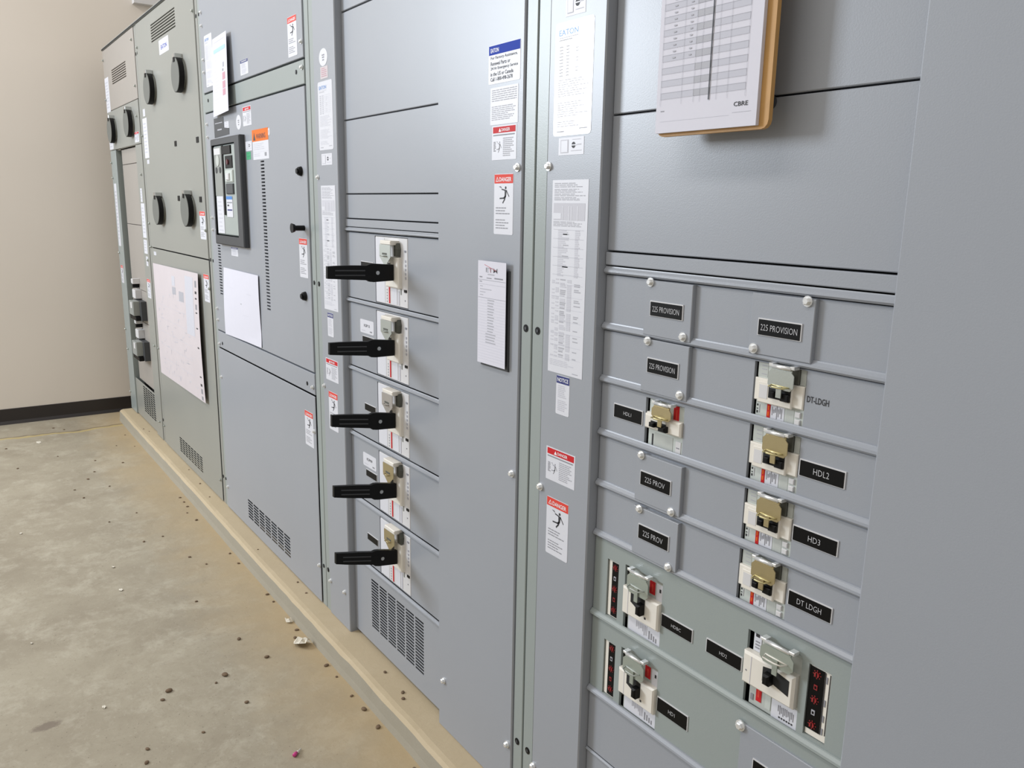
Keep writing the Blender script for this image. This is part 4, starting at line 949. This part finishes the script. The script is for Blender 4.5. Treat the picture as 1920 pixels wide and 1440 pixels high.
def lump(seed, r=.0055):
    R = random.Random(seed); bm = bmesh.new(); bmesh.ops.create_icosphere(bm, subdivisions=2, radius=1)
    ax = [Vector((R.uniform(-1, 1), R.uniform(-1, 1), R.uniform(-1, 1))).normalized() for _ in range(5)]; am = [R.uniform(-.35, .35) for _ in range(5)]
    for v in bm.verts:
        d = v.co.normalized(); f = 1+sum(a*max(0, d.dot(x))**2 for a, x in zip(am, ax)); v.co = Vector((d.x*1.25*f, d.y*f, max(-.45, d.z*.55*f)))*r
    zmin = min(v.co.z for v in bm.verts)
    for v in bm.verts: v.co.z -= zmin
    me = bpy.data.meshes.new('dirt_clump'); bm.to_mesh(me); bm.free(); me.materials.append(MAT['dirt']); return me
lumps = [lump(k) for k in range(6)]
def near(x, y):
    if x > .35: return 'near the bottom edge of the view'
    if x > -.4: return 'around the crumpled white paper'
    if x > -1.4: return 'in front of the slotted door cabinet'
    if x > -2.4: return 'in front of the cabinet with the taped drawing'
    return 'near the black baseboard'
for k, (x, y, sc) in enumerate(FL):
    o = bpy.data.objects.new('dirt_clump', lumps[k % 6]); COL.objects.link(o); o.location = (x, y, FZ); o.rotation_euler = (0, 0, k*1.7); o.scale = (sc,)*3
    tag(o, 'brown dirt clump on the floor '+near(x, y), 'dirt', 'dirt clumps on the floor '+near(x, y))
for k, (x, y, sc) in enumerate(PD):
    o = bpy.data.objects.new('dirt_clump', lumps[(k+3) % 6]); COL.objects.link(o); o.location = (x, y if y > -.05 else y, 0.0); o.rotation_euler = (0, 0, k*2.1); o.scale = (sc*.85,)*3
    if x > .4: l = 'brown dirt clump on the pad ledge below the large vent slots'
    elif x > -.9: l = 'small dirt crumb on the pad ledge beside the far low vent'
    else: l = 'small dirt crumb on the pad ledge under the far cabinets'
    tag(o, l, 'dirt', l.replace('dirt clump', 'dirt clumps'))
def flake(name, x, y, pts, h, label, cat, m='scrap_paper', folds=1.0, grp=None):
    """a torn, creased scrap of paper"""
    b = MB(); R = random.Random(int(abs(x*1000)))
    c = (x, y, FZ+h*.9); ring = [(x+px, y+py, FZ+.0008+R.uniform(0, h)*folds) for px, py in pts]; n = len(ring)
    mid = [((c[0]+p[0])/2+R.uniform(-.002, .002), (c[1]+p[1])/2, FZ+R.uniform(.25, 1.0)*h+.001) for p in ring]
    for i in range(n):
        j = (i+1) % n
        for q in ([ring[i], ring[j], mid[j], mid[i]], [mid[i], mid[j], c]):
            b.mesh(q, [tuple(range(len(q)))], m); b.mesh([(p[0], p[1], p[2]-.0006) for p in q][::-1], [tuple(range(len(q)))], m)
    o = build(b, name, None, (x, y, FZ)); tag(o, label, cat, grp); return o
flake('crumpled_paper', .100, -.112, [(-.026, -.022), (.0, -.032), (.024, -.022), (.030, -.002), (.022, .004), (.028, .020), (.012, .012), (.004, .022), (-.008, .010), (-.022, .002)], .026, 'crumpled white scrap of paper lying against the concrete pad', 'paper scrap')
flake('paper_scrap', -.070, -.098, [(-.014, -.010), (.004, -.012), (.014, -.002), (.010, .010), (-.004, .008), (-.008, .0)], .016, 'small curled cream scrap beside the pad, behind the crumpled paper', 'paper scrap')
for k, (x, y, w, l) in enumerate([(-.884, -.53, .009, 'small white paper chip, farther of two chips in the middle of the floor'), (-.652, -.543, .011, 'long white paper chip, nearer of two chips in the middle of the floor'), (-.396, -.861, .006, 'tiny white chip by the left edge of the floor'),
                                (.122, -.724, .008, 'small white chip left of the brown dirt clumps'), (-3.016, -.587, .022, 'white chip on the yellowish floor joint near the baseboard'), (-1.472, -.806, .008, 'tiny white chip at the left edge, halfway back')]):
    flake('paper_chip', x, y, [(-w, -w*.5), (w*.3, -w*.6), (w, 0), (w*.4, w*.6), (-w*.7, w*.4)], .004, l, 'paper scrap')
t = thing('wire_connector', 'small magenta plastic connector with a pale stem on the floor', 'wire connector', (.637, -.34, FZ))
def along(p0, p1, prof, m, n=12):
    a = Vector(p0); d = Vector(p1)-a; L_ = d.length; d.normalize(); u = d.orthogonal().normalized(); w = d.cross(u); b = MB(); vs = []; fs = []
    for f, r in prof:
        for k in range(n): vs.append(a+d*L_*f+r*(math.cos(2*math.pi*k/n)*u+math.sin(2*math.pi*k/n)*w))
    for i in range(len(prof)-1):
        for k in range(n): fs.append((i*n+k, i*n+(k+1) % n, (i+1)*n+(k+1) % n, (i+1)*n+k))
    fs += [tuple(range(n-1, -1, -1)), tuple((len(prof)-1)*n+k for k in range(n))]; b.mesh(vs, fs, m, True); return b
build(along((.6405, -.3445, FZ+.0056), (.632, -.333, FZ+.0056), [(0, .0035), (.08, .0052), (.6, .0055), (.65, .0045), (1, .004)], 'magenta_plastic'), 'cap', t)
build(along((.632, -.333, FZ+.0045), (.620, -.317, FZ+.0035), [(0, .0035), (.3, .0035), (.35, .002), (1, .0018)], 'cream_plastic'), 'stem', t, label='pale stem')
